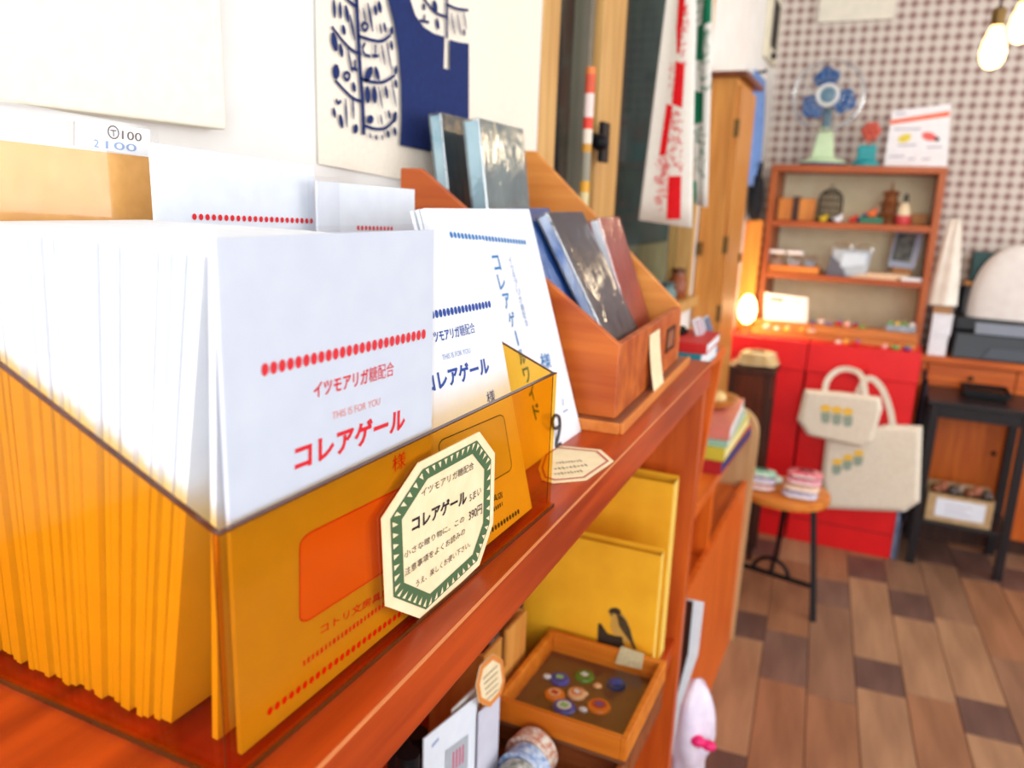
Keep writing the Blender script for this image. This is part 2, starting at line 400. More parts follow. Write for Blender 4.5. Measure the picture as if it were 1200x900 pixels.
# ------------------------------------------------------------------ envelopes
EZ = ZC + TH
EY0, EW, EH = 0.2045, 0.1455, 0.2055
XF = -0.2085                       # face of the front envelope
RO = Vector((XF, EY0, EZ))
def st(px, py):
    p = H(px, py, x=XF); return (p.y - EY0, p.z - EZ)
def env_print(root, O, u, v, n, ink, ink2, ink3):
    def P(px, py):
        s, t = st(px, py); return O + u * s + v * t + n * 0.0003
    mb = MB()
    for k in range(25):
        a = k / 24; c = P(310 + (496 - 310) * a, 0) if False else None
        s0, t0 = st(310, 433); s1, t1 = st(496, 391.5)
        c = O + u * (s0 + (s1 - s0) * a) + v * (t0 + (t1 - t0) * a) + n * 0.0003
        disc(mb, c, u * 0.0020, v * 0.0026)
    flat('dot_row', mb, ink, root)
    mb = MB(); letters(mb, 'イツモアリガ', P(367, 467), P(431, 449), P(367, 448), 0.022); letters(mb, '糖配合', P(432, 448.5), P(461, 440), P(432, 430.5), 0.0)
    letters(mb, 'コレアゲール', P(345, 554), P(474, 503), P(345, 521), 0.036)
    letters(mb, '様', P(459.5, 554), P(475, 546), P(459.5, 535), 0.0)
    flat('lettering', mb, ink, root)
    mb = MB(); letters(mb, 'THIS IS FOR YOU', P(389, 492), P(445, 474), P(389, 483), 0.0)
    flat('lettering', mb, ink2, root)
    # address panel and maker's lines at the foot
    a, b_, c = P(351, 630), P(484, 564), P(351, 733)
    U, V = b_ - a, c - a; r = 0.08; cs = []
    for (cx, cy, a0) in ((r, r * 1.3, 180), (1 - r, r * 1.3, 270), (1 - r, 1 - r * 1.3, 0), (r, 1 - r * 1.3, 90)):
        for q in range(5):
            g = math.radians(a0 + 90 * q / 4); cs.append(a + U * (cx + r * math.cos(g)) + V * (cy + 1.3 * r * math.sin(g)))
    mb = MB().poly([p_ - n * 0.0001 for p_ in cs]); flat('address_panel', mb, ink3, root)
    mb = MB(); stroke(mb, cs + [cs[0]], 0.0007, n)
    letters(mb, 'コトリ文房具店', P(375, 744), P(456, 696), P(375, 733), 0.01)
    rr = random.Random(3)
    s0, t0 = st(356, 780); s1, t1 = st(452, 709)
    for k in range(22):          # the tiny unreadable line
        q = O + u * (s0 + (s1 - s0) * k / 21) + v * (t0 + (t1 - t0) * k / 21) + n * 0.0003
        stroke(mb, [q, q + v * 0.0026], 0.0017 * rr.uniform(0.6, 1.1), n)
    s0, t0 = st(316, 833); s1, t1 = st(478, 712)
    for k in range(25):
        q = O + u * (s0 + (s1 - s0) * k / 24) + v * (t0 + (t1 - t0) * k / 24) + n * 0.0003
        disc(mb, q, u * 0.0016, v * 0.0018, 10)
    flat('maker_print', mb, ink, root)
uY = Vector((0, 1, 0)); vZ = Vector((0, 0, 1)); nX = Vector((1, 0, 0))
INKPINK = pm('pale red ink', (238, 150, 140), 0.7); INKPBLUE = pm('pale blue ink', (150, 172, 214), 0.7)
env = thing('gift_envelope', 'white gift envelope with red lettering, foremost in the amber box', 'envelope', (XF, EY0 + EW / 2, EZ))
ob('paper', MB().box(XF - 0.0022, XF, EY0, EY0 + EW, EZ, EZ + EH), pm('cool grey white paper', (212, 218, 231), 0.7, (208, 214, 228), 60), env)
ob('plastic_sleeve', MB().box(XF - 0.003, XF + 0.0007, EY0 - 0.004, EY0 + EW + 0.001, EZ, EZ + EH + 0.003), FILM, env)
env_print(env, RO, uY, vZ, nX, INKRED, INKPINK, INKPINK)
# the pack behind it
re_ = random.Random(5)
pk = MB().box(-0.0015, 0.0015, 0, EW, 0, EH - 0.004)
pack = None; x = XF - 0.0082
while x > bx0 + 0.03:
    if pack is None:
        pack = ob('packed_envelope', pk, PAPER, label='white envelope packed upright behind the red lettered one in the amber box', cat='envelope', group='envelopes packed in the amber box')
        o = pack
    else: o = copy_tree(pack)
    dx = re_.uniform(0.0034, 0.0042)
    off = 0.036 * max(0.0, 1 - (XF - x) / 0.13)
    o.location = (x - off, EY0 + EW / 2 + re_.uniform(-0.0022, 0.002), EZ)
    o.rotation_euler = (0, math.asin(off / EH), re_.uniform(-0.003, 0.003))
    x -= dx

o = copy_tree(pack); o['label'] = 'single white envelope leaning between the pack and the red lettered envelope'; o['group'] = 'envelopes packed in the amber box'
o.location = (XF - 0.0165, EY0 + EW / 2 + 0.002, EZ); o.rotation_euler = (0, math.asin(0.0125 / EH), 0)

# blue column: lean back in the right half of the box
B0 = H(628, 597, z=EZ); B1 = H(572, 285, y=B0.y)
bv = (B1 - B0).normalized(); bn = uY.cross(bv).normalized()
if bn.x < 0: bn = -bn
BO = Vector((-0.2115, B0.y - EW, EZ + 0.0004))
def leaner(name, lab, O, W, Hh, v, n, mat, th=0.002, cat='envelope', group=None):
    rt = thing(name, lab, cat, O + uY * (W / 2), 0, group)
    ob('paper', MB().slab([O, O + uY * W, O + uY * W + v * Hh, O + v * Hh], n * -th), mat, rt); return rt
r_ = leaner('gift_envelope', 'white gift envelope with blue lettering leaning in the right half of the amber box', BO, EW, EH - 0.007, bv, bn, PAPER)
env_print(r_, BO, uY, bv, bn, INKBLUE, INKPBLUE, pm('faint blue ink', (222, 228, 238), 0.7))
for k in range(1, 7):
    leaner('packed_envelope', 'plain white envelope leaning behind the blue lettered one in the amber box', BO - nX * (0.006 * k) + uY * re_.uniform(-0.002, 0.002), EW, EH - 0.016, bv, bn, PAPER, group='envelopes behind the blue lettered one')

# taller envelopes standing at the back of the box: kraft one with price sticker, one with red dots, one in a sleeve
def backsheet(name, lab, pxs, xp, mat, th=0.002, cat='envelope'):
    P = [H(a, b, x=xp) for a, b in pxs]
    lo = EZ
    pts = [Vector((xp, P[0].y, lo)), Vector((xp, P[1].y, lo)), P[1], P[0]]
    rt = thing(name, lab, cat, Vector((xp, (P[0].y + P[1].y) / 2, lo)))
    ob('paper', MB().slab(pts, (-th, 0, 0)), mat, rt); return rt
xk = -0.425
r_ = backsheet('kraft_envelope', 'kraft brown envelope in clear sleeve with white price sticker behind the pack', [(-60, 157), (190, 186)], xk, KRAFT)
P_ = [H(-60, 106, x=xk + 0.001), H(182, 150, x=xk + 0.001)]
ob('plastic_sleeve', MB().slab([(xk + 0.001, P_[0].y, EZ), (xk + 0.001, P_[1].y + 0.002, EZ), P_[1] + uY * 0.002, P_[0]], (-0.003, 0, 0)), FILM, r_)
q = [H(88, 170, x=xk + 0.0016), H(176, 184, x=xk + 0.0016), H(175, 152, x=xk + 0.0016), H(88, 141, x=xk + 0.0016)]
stk = ob('price_sticker', MB().slab(q, (0.0003, 0, 0)), PAPER, r_)
mb = MB(); xs_ = xk + 0.0022
letters(mb, '100', H(143, 163, x=xs_), H(166, 166, x=xs_), H(143, 153, x=xs_), 0.0)
c_ = H(133, 155, x=xs_); stroke(mb, [c_ + Vector((0, 0.0036 * math.cos(t / 2), 0.0036 * math.sin(t / 2))) for t in range(14)], 0.0007, nX)
stroke(mb, [c_ + Vector((0, -0.002, 0.001)), c_ + Vector((0, 0.002, 0.001))], 0.0006, nX); stroke(mb, [c_ + Vector((0, 0, 0.001)), c_ + Vector((0, 0, -0.0024))], 0.0006, nX)
flat('lettering', mb, INKGREY, stk)
mb = MB(); letters(mb, '2', H(110, 172, x=xs_), H(116, 173, x=xs_), H(110, 163, x=xs_), 0.0); flat('lettering', mb, INKPBLUE, stk); mb = MB(); letters(mb, '100', H(124, 174, x=xs_), H(160, 178, x=xs_), H(124, 165, x=xs_), 0.0); flat('lettering', mb, INKPBLUE, stk)
xk2 = -0.405
r_ = backsheet('dotted_envelope', 'white envelope with a row of red dots standing behind the packed envelopes', [(176, 167), (368, 194)], xk2, PAPER2)
mb = MB(); a, b_ = H(228, 254, x=xk2 + 0.0005), H(365, 259, x=xk2 + 0.0005)
for k in range(22): disc(mb, a + (b_ - a) * (k / 21), uY * 0.0019, vZ * 0.0021, 10)
flat('dot_row', mb, INKRED, r_)
xk3 = -0.392
r_ = backsheet('sleeved_envelope', 'white envelope in crinkled clear sleeve with few red dots beside the tall white envelope', [(372, 212), (486, 222)], xk3, PAPER2)
mb = MB(); a, b_ = H(420, 267, x=xk3 + 0.0005), H(459, 268, x=xk3 + 0.0005)
for k in range(10): disc(mb, a + (b_ - a) * (k / 9), uY * 0.0018, vZ * 0.002, 10)
flat('dot_row', mb, INKRED, r_)
Pq = [H(365, 206, x=xk3 + 0.001), H(497, 214, x=xk3 + 0.001)]
ob('plastic_sleeve', MB().slab([(xk3 + 0.001, Pq[0].y, EZ), (xk3 + 0.001, min(Pq[1].y, 0.512), EZ), (xk3 + 0.001, min(Pq[1].y, 0.512), Pq[1].z), Pq[0]], (-0.004, 0, 0)), FILM, r_)

# tall wide envelope leaning on the wall side between the amber box and the wooden stand
W0 = H(681, 505, z=ZC + 0.0003); W1 = H(620, 245, y=W0.y)
wv = (W1 - W0).normalized(); wn = uY.cross(wv).normalized(); wn = wn if wn.x > 0 else -wn
WH = (W1 - W0).length; WLn = W0.y - 0.522
WO = Vector((W0.x, 0.522, ZC + 0.0003))
rt = leaner('wide_gift_envelope', 'tall white envelope with vertical blue lettering leaning beside the amber box', WO, WLn, WH, wv, wn, PAPER, 0.004)
def WPt(px, py): return HP(px, py, WO + wn * 0.0004, wn)
mb = MB(); a, b_ = WPt(529, 275), WPt(615, 284)
for k in range(24): disc(mb, a + (b_ - a) * (k / 23), uY * 0.0022, wv * 0.0026, 10)
flat('dot_row', mb, INKSKY, rt)
mb = MB(); t0, t1 = WPt(582, 308), WPt(629, 482)
chars = 'コレアゲールワイド'; hh = (t1 - t0).length / (len(chars) - 1) * 0.40
for k, ch in enumerate(chars):
    c = t0 + (t1 - t0) * (k / (len(chars) - 1)); hw = hh * 0.95
    if ch == 'ー': stroke(mb, [c + wv * hh, c - wv * hh], 0.0026, wn); continue
    letters(mb, ch, c - uY * hw - wv * hh, c + uY * hw - wv * hh, c - uY * hw + wv * hh, 0.02)
flat('lettering', mb, INKSKY, rt)
mb = MB(); letters(mb, '様', WPt(635, 432), WPt(647, 431), WPt(632, 414), 0.01); flat('lettering', mb, INKSKY, rt)
mb = MB(); t0, t1 = WPt(598, 305), WPt(617, 378)
for k, ch in enumerate('イツモアリガ糖配合'):
    c = t0 + (t1 - t0) * (k / 8); letters(mb, ch, c - uY * 0.0035 - wv * 0.0032, c + uY * 0.0035 - wv * 0.0032, c - uY * 0.0035 + wv * 0.0032, 0.0)
flat('lettering', mb, pm('mid blue ink', (110, 140, 196), 0.7), rt); mb = MB()
a = WPt(660, 483); stroke(mb, [a, a + uY * 0.012], 0.0012, wn); stroke(mb, [a + wv * 0.006 + uY * 0.004, a + wv * 0.012 + uY * 0.006], 0.0012, wn)
flat('bird_mark', mb, INKSKY, rt)
for k in (1, 2):
    leaner('wide_gift_envelope', 'plain tall white envelope tucked behind the vertically lettered one', WO - nX * (0.0052 * k), WLn - 0.002 * k, WH - 0.001 * k, wv, wn, PAPER, 0.003, group='tall envelopes behind the lettered one')

# ------------------------------------------------------------------ octagonal price cards
def octagon(name, lab, corners, plane, n, c_band, band=True, th=0.0008, outer=0.90, inner=0.745, teeth=True):
    P = [plane(a, b) for a, b in corners]; c = sum(P, Vector()) / len(P)
    lowest = min(P, key=lambda q: q.z)
    rt = thing(name, lab, 'price card', lowest)
    ob('card', MB().slab(P, n * -th), CREAM, rt)
    if band:
        A = [c + (p - c) * outer + n * 0.0003 for p in P]; B = [c + (p - c) * inner + n * 0.0003 for p in P]; N = len(P)
        mb = MB().add(A + B, [(i, (i + 1) % N, N + (i + 1) % N, N + i) for i in range(N)])
        flat('border', mb, c_band, rt)
        if teeth:
            mb = MB()
            for i in range(N):
                p, q = P[i], P[(i + 1) % N]; L = (q - p).length; k = max(3, int(L / 0.0068))
                for j in range(k):
                    f0, f1 = (j + 0.26) / k, (j + 0.74) / k
                    o1 = c + (p + (q - p) * f0 - c) * (outer - 0.02) + n * 0.0005; o2 = c + (p + (q - p) * f1 - c) * (outer - 0.02) + n * 0.0005
                    ap = c + (p + (q - p) * (f0 + f1) / 2 - c) * (inner + 0.055) + n * 0.0005
                    mb.poly([o1, o2, ap])
            flat('border_teeth', mb, CREAM, rt)
    return rt
GREEN = pm('dark green ink', (74, 104, 66), 0.7)
xt = bx1 + 0.0016
pl = lambda a, b: H(a, b, x=xt)
card = octagon('price_card', 'octagonal cream price card with green toothed border stuck on the amber box', [(562, 506), (580, 531), (578, 613), (562, 662), (495.5, 726), (452.5, 710.5), (448, 608), (491, 542.5)], pl, nX, GREEN)
pt = lambda a, b: H(440 + a / 3.6, 480 + b / 3.6, x=xt + 0.0004)
mb = MB()
for s_, a, b_, hgt, bold in (('イツモアリガ糖配合', (195, 372), (415, 250), 36, 0.0), ('コレアゲール', (155, 520), (385, 395), 66, 0.03), ('5まい', (398, 390), (446, 356), 34, 0.0),
                             ('390円', (394, 472), (450, 438), 44, 0.005), ('小さな贈り物に。この', (122, 630), (375, 472), 30, 0.0),
                             ('注意事項をよくお読みの', (125, 705), (378, 525), 32, 0.0), ('うえ、楽しくお使い下さい。', (172, 752), (400, 578), 30, 0.0)):
    k = {0.03: INKBLACK}.get(bold, INKGREY)
    if k is INKBLACK:
        m2 = MB(); letters(m2, s_, pt(*a), pt(*b_), pt(a[0], a[1] - hgt), bold); flat('lettering', m2, INKBLACK, card)
    else: letters(mb, s_, pt(*a), pt(*b_), pt(a[0], a[1] - hgt), bold)
flat('lettering', mb, pm('dark brown ink', (70, 50, 44), 0.7), card)
zt = ZC + 0.0012
pl2 = lambda a, b: H(a, b, z=zt)
card2 = octagon('price_card', 'octagonal cream price card with red border lying flat on the counter', [(652, 522), (704, 527), (719, 540), (687, 562), (648, 565.5), (635, 562), (631, 549), (637, 531)], pl2, vZ, pm('faded red ink', (196, 92, 84), 0.7), teeth=False, outer=0.9, inner=0.84)
mb = MB()
for i, (a, b_) in enumerate((((652, 543), (683, 540)), ((650, 550), (690, 545)), ((650, 556), (684, 552)))):
    q = pl2(*a); q2 = pl2(*b_)
    for k in range(9):
        c = q + (q2 - q) * (k / 9) + vZ * 0.0004; stroke(mb, [c, c + (q2 - q) / 22], 0.0026 + 0.0012 * (k % 3), vZ)
flat('handwriting', mb, INKGREY, card2)
# curled wire card clip standing at the foot of the tall envelope
wb = H(651, 526, z=ZC); xw = wb.x
cw = [wb + Vector((0.0, 0.012, 0.002)), wb + Vector((0, 0.0, 0.002)), H(654, 512, x=xw), H(656, 500, x=xw), H(655, 489, x=xw), H(650, 487, x=xw), H(647, 495, x=xw), H(650, 502, x=xw), H(655, 500, x=xw)]
ob('wire_clip', MB().tube(curve(cw, 6), 0.0016, 8), pm('dark grey wire', (72, 72, 78), 0.4, metal=0.4), smooth=True, label='dark grey wire clip curled like a nine beside the red bordered card', cat='clip')

# ------------------------------------------------------------------ wooden notebook stand on the counter
SA = math.radians(3.4)
SO = Vector((-0.2122, 0.7275, ZC))
std = thing('notebook_stand', 'orange wooden stand with sloped sides holding notebooks on the counter', 'stand', SO, SA)
STW = wood('stand wood', (206, 108, 40), (168, 72, 22), 'x', 0.4, 0.7)
STW2 = wood('stand base wood', (150, 88, 56), (118, 64, 40), 'y', 0.42)
STE = wood('stand pale edge', (222, 140, 66), (198, 112, 46), 'y', 0.42)
BW = 0.395
ob('base_board', MB().box(-0.27, -0.004, 0, BW, 0, 0.011), STW2, std, bevel=0.002, local=True)
ob('base_molding', MB().box(-0.004, 0.0, -0.001, BW, 0, 0.0115).box(-0.27, -0.004, -0.003, 0.0, 0, 0.0115), STE, std, bevel=0.0008, local=True)
fx, bk = -0.013, -0.262
def sidepoly(yy, top): return [(fx, yy, 0.011), (fx, yy, 0.087), (-0.238, yy, top), (bk, yy, top), (bk, yy, 0.011)]
for yy, top, t in ((0.014, 0.252, 0.009), (0.355, 0.292, 0.009)):
    ob('side_board' if t > 0.007 else 'divider', MB().slab(sidepoly(yy, top), (0, t, 0)), STW if yy < 0.1 else wood('lit stand wood', (228, 152, 72), (206, 122, 50), 'x', 0.4, 0.7), std, bevel=0.0015, local=True)  # far board gets a lighter wood: the light on it is in the colour
ob('front_board', MB().box(fx - 0.008, fx, 0.023, 0.355, 0.011, 0.087), STW, std, bevel=0.001, local=True)
ob('back_board', MB().box(bk, bk + 0.005, 0.023, 0.355, 0.011, 0.22), STW, std, local=True)
ob('riser', MB().box(bk + 0.005, -0.158, 0.023, 0.355, 0.011, 0.088), STW, std, local=True)
ob('floor_board', MB().box(-0.158, fx - 0.008, 0.023, 0.355, 0.011, 0.050), STW, std, local=True)
lh = ob('label_holder', MB().box(fx, fx + 0.002, 0.262, 0.266, 0.037, 0.068).box(fx, fx + 0.002, 0.312, 0.316, 0.037, 0.068).box(fx, fx + 0.002, 0.266, 0.312, 0.037, 0.041).box(fx, fx + 0.002, 0.266, 0.312, 0.064, 0.068),
   pm('dark brass', (72, 44, 30), 0.4, metal=0.6), std, local=True)
ob('label_slip', MB().box(fx, fx + 0.001, 0.266, 0.312, 0.041, 0.064), pm('brown label slip', (150, 90, 60), 0.7), lh, local=True)
WMs = WM[std]
# curled paper slip leaning on the front board
def slipf(u, v):
    c = 0.004 * math.sin(v * math.pi); return WMs @ Vector((fx + 0.001 + 0.010 * (1 - v) ** 2 + c * 0.3, 0.152 + 0.056 * u, 0.0112 + 0.066 * v))
sl = ob('paper_slip', MB().sheet(slipf, 2, 8), CREAM, solid=0.0006, label='curled cream paper slip leaning on the front of the wooden stand', cat='paper slip')

def notebook(name, lab, O, rzv, th, wd, ht, lean, cover, edge, group=None, film=True):
    """stands with its cover to local +x; O = bottom near-left corner of the cover in stand space; lean in radians"""
    rt = thing(name, lab, 'notebook', WMs @ Vector(O), SA + rzv, group)
    R = Matrix.Rotation(-lean, 4, 'Y')
    def B(a, b, c, d, e_, f):
        mb = MB().box(a, b, c, d, e_, f); mb.v = [R @ v for v in mb.v]; return mb
    ob('cover', B(-0.002, 0, 0, wd, 0, ht), cover, rt, bevel=0.0006, local=True)
    ob('cover', B(-th, -th + 0.002, 0, wd, 0, ht), cover, rt, bevel=0.0006, local=True)
    ob('pages', B(-th + 0.002, -0.002, 0.002, wd - 0.002, 0.001, ht - 0.002), edge, rt, local=True)
    if film: ob('plastic_wrap', B(-th - 0.0008, 0.0010, -0.0008, wd + 0.0008, 0.0, ht + 0.001), WRAP, rt, bevel=0.002, local=True)
    return rt
def wrapmat():
    mt = clear('crinkled plastic wrap', (0.97, 0.98, 0.99), 0.20, 0.10); nt = mt.node_tree
    gl = [n for n in nt.nodes if n.type == 'BSDF_GLOSSY'][0]
    no = nt.nodes.new('ShaderNodeTexNoise'); no.inputs['Scale'].default_value = 26; no.inputs['Detail'].default_value = 3; no.inputs['Distortion'].default_value = 1.2
    tc = nt.nodes.new('ShaderNodeTexCoord'); mp = nt.nodes.new('ShaderNodeMapping'); mp.inputs['Scale'].default_value = (1, 1.6, 0.5)
    nt.links.new(tc.outputs['Object'], mp.inputs[0]); nt.links.new(mp.outputs[0], no.inputs['Vector'])
    bp = nt.nodes.new('ShaderNodeBump'); bp.inputs['Strength'].default_value = 0.5; bp.inputs['Distance'].default_value = 0.004
    nt.links.new(no.outputs['Fac'], bp.inputs['Height']); nt.links.new(bp.outputs[0], gl.inputs['Normal'])
    return mt
WRAP = wrapmat()
SLATE = pm('slate blue cover', (112, 138, 142), 0.5, (88, 114, 122), 25)
PALEB = pm('pale blue page edges', (176, 214, 226), 0.5, (160, 202, 216), 25)
DKBLUE = pm('dark teal cover', (40, 66, 78), 0.5)
NAVYC = pm('navy book cover', (38, 42, 66), 0.45, (28, 32, 54), 20)
BLUEC = pm('bright blue cover', (36, 92, 170), 0.45, (24, 66, 140), 30)
REDC = pm('brick red cover', (170, 48, 40), 0.45, (152, 36, 32), 20)
def loc(p): return WMs.inverted() @ p
# upright pair on the riser, nearest column ; back two
ZR = 0.0885
p1 = loc(H(577, 145, y=0.915))
notebook('notebook', 'grey blue wrapped notebook standing tallest at the back of the wooden stand', (-0.186, 0.112, ZR), 0, 0.020, 0.140, 0.226, 0.14, SLATE, PALEB)
notebook('notebook', 'dark teal notebook with pale blue edges standing behind the grey blue one', (-0.233, 0.112, ZR), 0, 0.017, 0.140, 0.232, 0.14, DKBLUE, PALEB)
# front row leaning back
notebook('notebook', 'bright blue notebook with white edges behind the dark navy notebook', (-0.047, 0.024, 0.0505), 0, 0.026, 0.125, 0.19, 0.52, BLUEC, pm('white page edges', (236, 240, 244), 0.6))
notebook('notebook', 'dark navy notebook in crinkled plastic wrap at the front of the stand', (-0.026, 0.078, 0.0505), 0, 0.014, 0.132, 0.186, 0.52, NAVYC, pm('blue streaked page edges', (70, 120, 196), 0.5, (226, 236, 246), 34, stretch=(1, 1, 0.3)))
notebook('notebook', 'brick red wrapped notebook leaning at the front right of the wooden stand', (-0.042, 0.222, 0.0505), 0, 0.014, 0.104, 0.166, 0.365, REDC, pm('white page edges', (236, 240, 244), 0.6))

# ------------------------------------------------------------------ books and papers at the far end of the counter
tb = Vector((-0.246, 1.128, ZC))
def flatbook(lab, x0, x1, y0, y1, z0, z1, cover, edge, name='book', cat='book', group=None, skew=0.0):
    rt = thing(name, lab, cat, ((x0 + x1) / 2, (y0 + y1) / 2, z0), skew, group)
    a, b, t = (x1 - x0) / 2, (y1 - y0) / 2, min(0.002, (z1 - z0) / 5)
    ob('cover', MB().box(-a, a, -b, b, 0, t), cover, rt, local=True); ob('cover', MB().box(-a, a, -b, b, z1 - z0 - t, z1 - z0), cover, rt, local=True)
    ob('spine', MB().box(-a, a, -b, -b + t, t, z1 - z0 - t), cover, rt, local=True)
    ob('pages', MB().box(-a + 0.001, a - 0.001, -b + t, b - 0.001, t, z1 - z0 - t), edge, rt, local=True)
    return rt
TEAL = pm('teal cover', (22, 132, 148), 0.5); REDB = pm('red cover', (204, 36, 34), 0.5); PAGES = pm('white page edges', (236, 240, 244), 0.6)

# ------------------------------------------------------------------ wall hangings near the counter
xp = XW + 0.018
pw = [H(-90, 107, x=xp), H(266, 153, x=xp)]
zb0 = (pw[0].z + pw[1].z) / 2
ob('wall_panel', MB().box(XW, xp, pw[0].y, pw[1].y, zb0, zb0 + 0.42), pm('cream canvas', (246, 244, 226), 0.8, (243, 240, 220), 90, 0.05), bevel=0.002,
   label='large cream canvas panel hung on the white wall above the envelopes', cat='panel')
# blue and cream tree print cloth
xc = XW + 0.004
CL_ = lambda a, b, e=0.0: H(a, b, x=xc + e)
cy0, cy1 = CL_(373, 100).y, CL_(630, 100).y
clz = CL_(375, 192).z
cloth = thing('printed_cloth', 'cream cloth printed with navy tree of tools hung on the wall', 'wall hanging', (xc, (cy0 + cy1) / 2, clz - 0.02))
bl, br = CL_(375, 192), CL_(490, 214)
def clf(u, v):
    y = cy0 + (cy1 - cy0) * u; zb = bl.z + (br.z - bl.z) * (y - bl.y) / (br.y - bl.y)
    zb = max(zb, clz - 0.022); zt = 2.02
    return (xc - 0.0012 + 0.0009 * math.sin(u * 19 + v * 3), y, zb + (zt - zb) * v)
ob('fabric', MB().sheet(clf, 24, 8), pm('natural cotton', (250, 240, 224), 0.9, (246, 234, 216), 200, 0.15), cloth, solid=0.001)
eb = 0.0024
navy = [(455, 0), (462, 28), (467, 60), (470, 100), (470.5, 140), (469, 170), (490, 174.5), (510, 179), (549.5, 188), (549.5, 51), (540, 50), (527, 46.5), (527, 82), (520, 80), (521, 43), (508, 39), (496, 31), (487, 18), (481, 0), (480, -60), (490, -110), (549, -120), (549, -160), (440, -190), (446, -60)]
mb = MB().poly([CL_(a, b, eb) for a, b in navy]); flat('navy_print', mb, NAVY, cloth)
mb = MB()
def br_(pts, wd): stroke(mb, curve([CL_(a, b, eb) for a, b in pts], 5), wd, nX)
PXM = (CL_(440, 100) - CL_(439, 100)).length * 0.9      # metres in one picture pixel there
br_([(415, -120), (416, -60), (418, 0), (420, 40), (422, 80), (425, 120), (426.5, 158)], 4.2 * PXM)
for b_ in ([(420, 42), (436, 47), (448, 48), (458, 41)], [(423, 92), (436, 96), (450, 96), (463, 88)], [(427, 147), (440, 151), (452, 150), (462, 141)], [(389, 31), (402, 48), (412, 58), (421, 63)], [(393, 94), (404, 106), (414, 115), (424, 119)], [(396, -14), (408, 0), (419, 9)],
           [(428, 50), (425, 57), (428, 64), (434, 66)], [(436, 65), (440, 66), (444, 65)], [(440, 52), (440, 66)], [(412, 80), (419, 82)], [(416, 70), (416, 81)], [(394, 116), (396, 121), (400, 118)], [(427, 26), (424, 31), (428, 36), (431, 30), (427, 26)], [(406, 84), (403, 89), (407, 94), (410, 88), (406, 84)],
           [(495, -4), (510, 14), (524, 20)], [(524, 5), (535, 10), (549, 12)], [(492, 24), (503, 26)], [(498, 17), (497, 25)]):
    br_(b_, 2.3 * PXM)
br_([(524, -80), (524, 0), (524, 45)], 3.4 * PXM)
def leaf(cx, cy, hh, ww, sl=0.18):
    a = CL_(cx - hh * sl / 2, cy - hh / 2, eb); b_ = CL_(cx + hh * sl / 2, cy + hh / 2, eb); n = 6
    stroke(mb, [a + (b_ - a) * (i / n) for i in range(n + 1)], [max(0.15, math.sin(math.pi * (0.12 + 0.76 * i / n))) * ww * PXM * 1.15 for i in range(n + 1)], nX)
for L in ((392, 49, 22, 6), (403, 35, 12, 4), (400, 59, 16, 4), (394, 84, 17, 7, -.1), (459, 36, 9, 4, -.2), (459, 53, 11, 4), (464, 82, 10, 4, -.2), (464, 98, 10, 4), (463, 137, 12, 5, -.2), (463, 154, 10, 4), (446, 34, 12, 2), (451, 32, 12, 3.4), (432, 87, 16, 6, -.5), (442, 86, 16, 5, .3),
          (456, 66, 30, 2), (449, 64, 24, 2), (431, 111, 20, 6, .05), (439, 111, 20, 6, .05), (453, 108, 15, 4), (462, 112, 26, 2), (446, 114, 26, 2), (447, 140, 12, 2), (456, 134, 10, 3), (434, 140, 10, 8), (400, 142, 16, 4), (406, 132, 34, 2, .05), (414, 126, 28, 2, .05), (417, 151, 10, 5, -.3), (392, 10, 22, 3, .05), (399, 12, 20, 3, .05),
          (407, 16, 20, 4), (413, 32, 30, 2.5), (434, 20, 34, 3), (427, 18, 18, 2), (445, 8, 14, 5), (440, 12, 12, 4), (434, 159, 6, 2), (441, 161, 6, 3), (448, 161, 6, 2), (455, 157, 9, 4), (410, 70, 30, 2), (415, 102, 12, 4), (392, 132, 12, 3), (510, 8, 15, 7), (513, 28, 13, 5), (531, 28, 26, 2.4), (538, 28, 24, 2.4), (545, 24, 22, 2), (544, 38, 8, 4), (497, 8, 8, 4),
          (396, -20, 20, 4), (408, -30, 24, 4), (430, -24, 26, 4), (442, -36, 22, 5), (404, -60, 18, 5), (428, -64, 22, 4)):
    leaf(*L)
flat('tree_print', mb, NAVY, cloth)

# ------------------------------------------------------------------ under the counter, on the open shelf
ZS = 0.6305
YELLOW = pm('mustard yellow paper', (250, 184, 34), 0.6, (240, 170, 26), 20, 0.03)
YEDGE = pm('pale yellow edge', (246, 206, 96), 0.6)
def paperbag(lab, x0, x1, y, z1, th=0.016):
    rt = thing('yellow_paper_bag', lab, 'paper bag', ((x0 + x1) / 2, y, ZS))
    ob('front_sheet', MB().box(x0, x1, y, y + 0.0012, ZS, z1), YELLOW, rt); ob('back_sheet', MB().box(x0, x1, y + th - 0.0012, y + th, ZS, z1 + 0.004), YELLOW, rt)
    for xx in (x0, x1 - 0.0012): ob('gusset', MB().box(xx, xx + 0.0012, y + 0.0012, y + th - 0.0012, ZS, z1), YEDGE, rt)
    ob('base', MB().box(x0, x1, y + 0.0012, y + th - 0.0012, ZS, ZS + 0.0012), YELLOW, rt)
    return rt
f = H(775, 652, y=0.955)
bag = paperbag('front yellow paper bag with a printed sparrow on the shelf under the counter', -0.44, f.x, 0.955, f.z)
f2 = H(790, 568, y=1.06)
paperbag('taller yellow paper bag standing behind the sparrow bag under the counter', -0.44, f2.x, 1.06, f2.z, 0.03)
yb_ = 0.9544
Q = lambda a, b: H(a, b, y=yb_)
BIRD = pm('sparrow brown print', (86, 66, 36), 0.8, (60, 44, 26), 160); BIRDD = pm('sparrow dark print', (58, 42, 26), 0.8)
nY = Vector((0, -1, 0))
def flatpoly(pts, nm, mat, par):
    mb = MB().poly([Q(540 + a / 2.5, 540 + b / 2.5) for a, b in pts]); flat(nm, mb, mat, par)
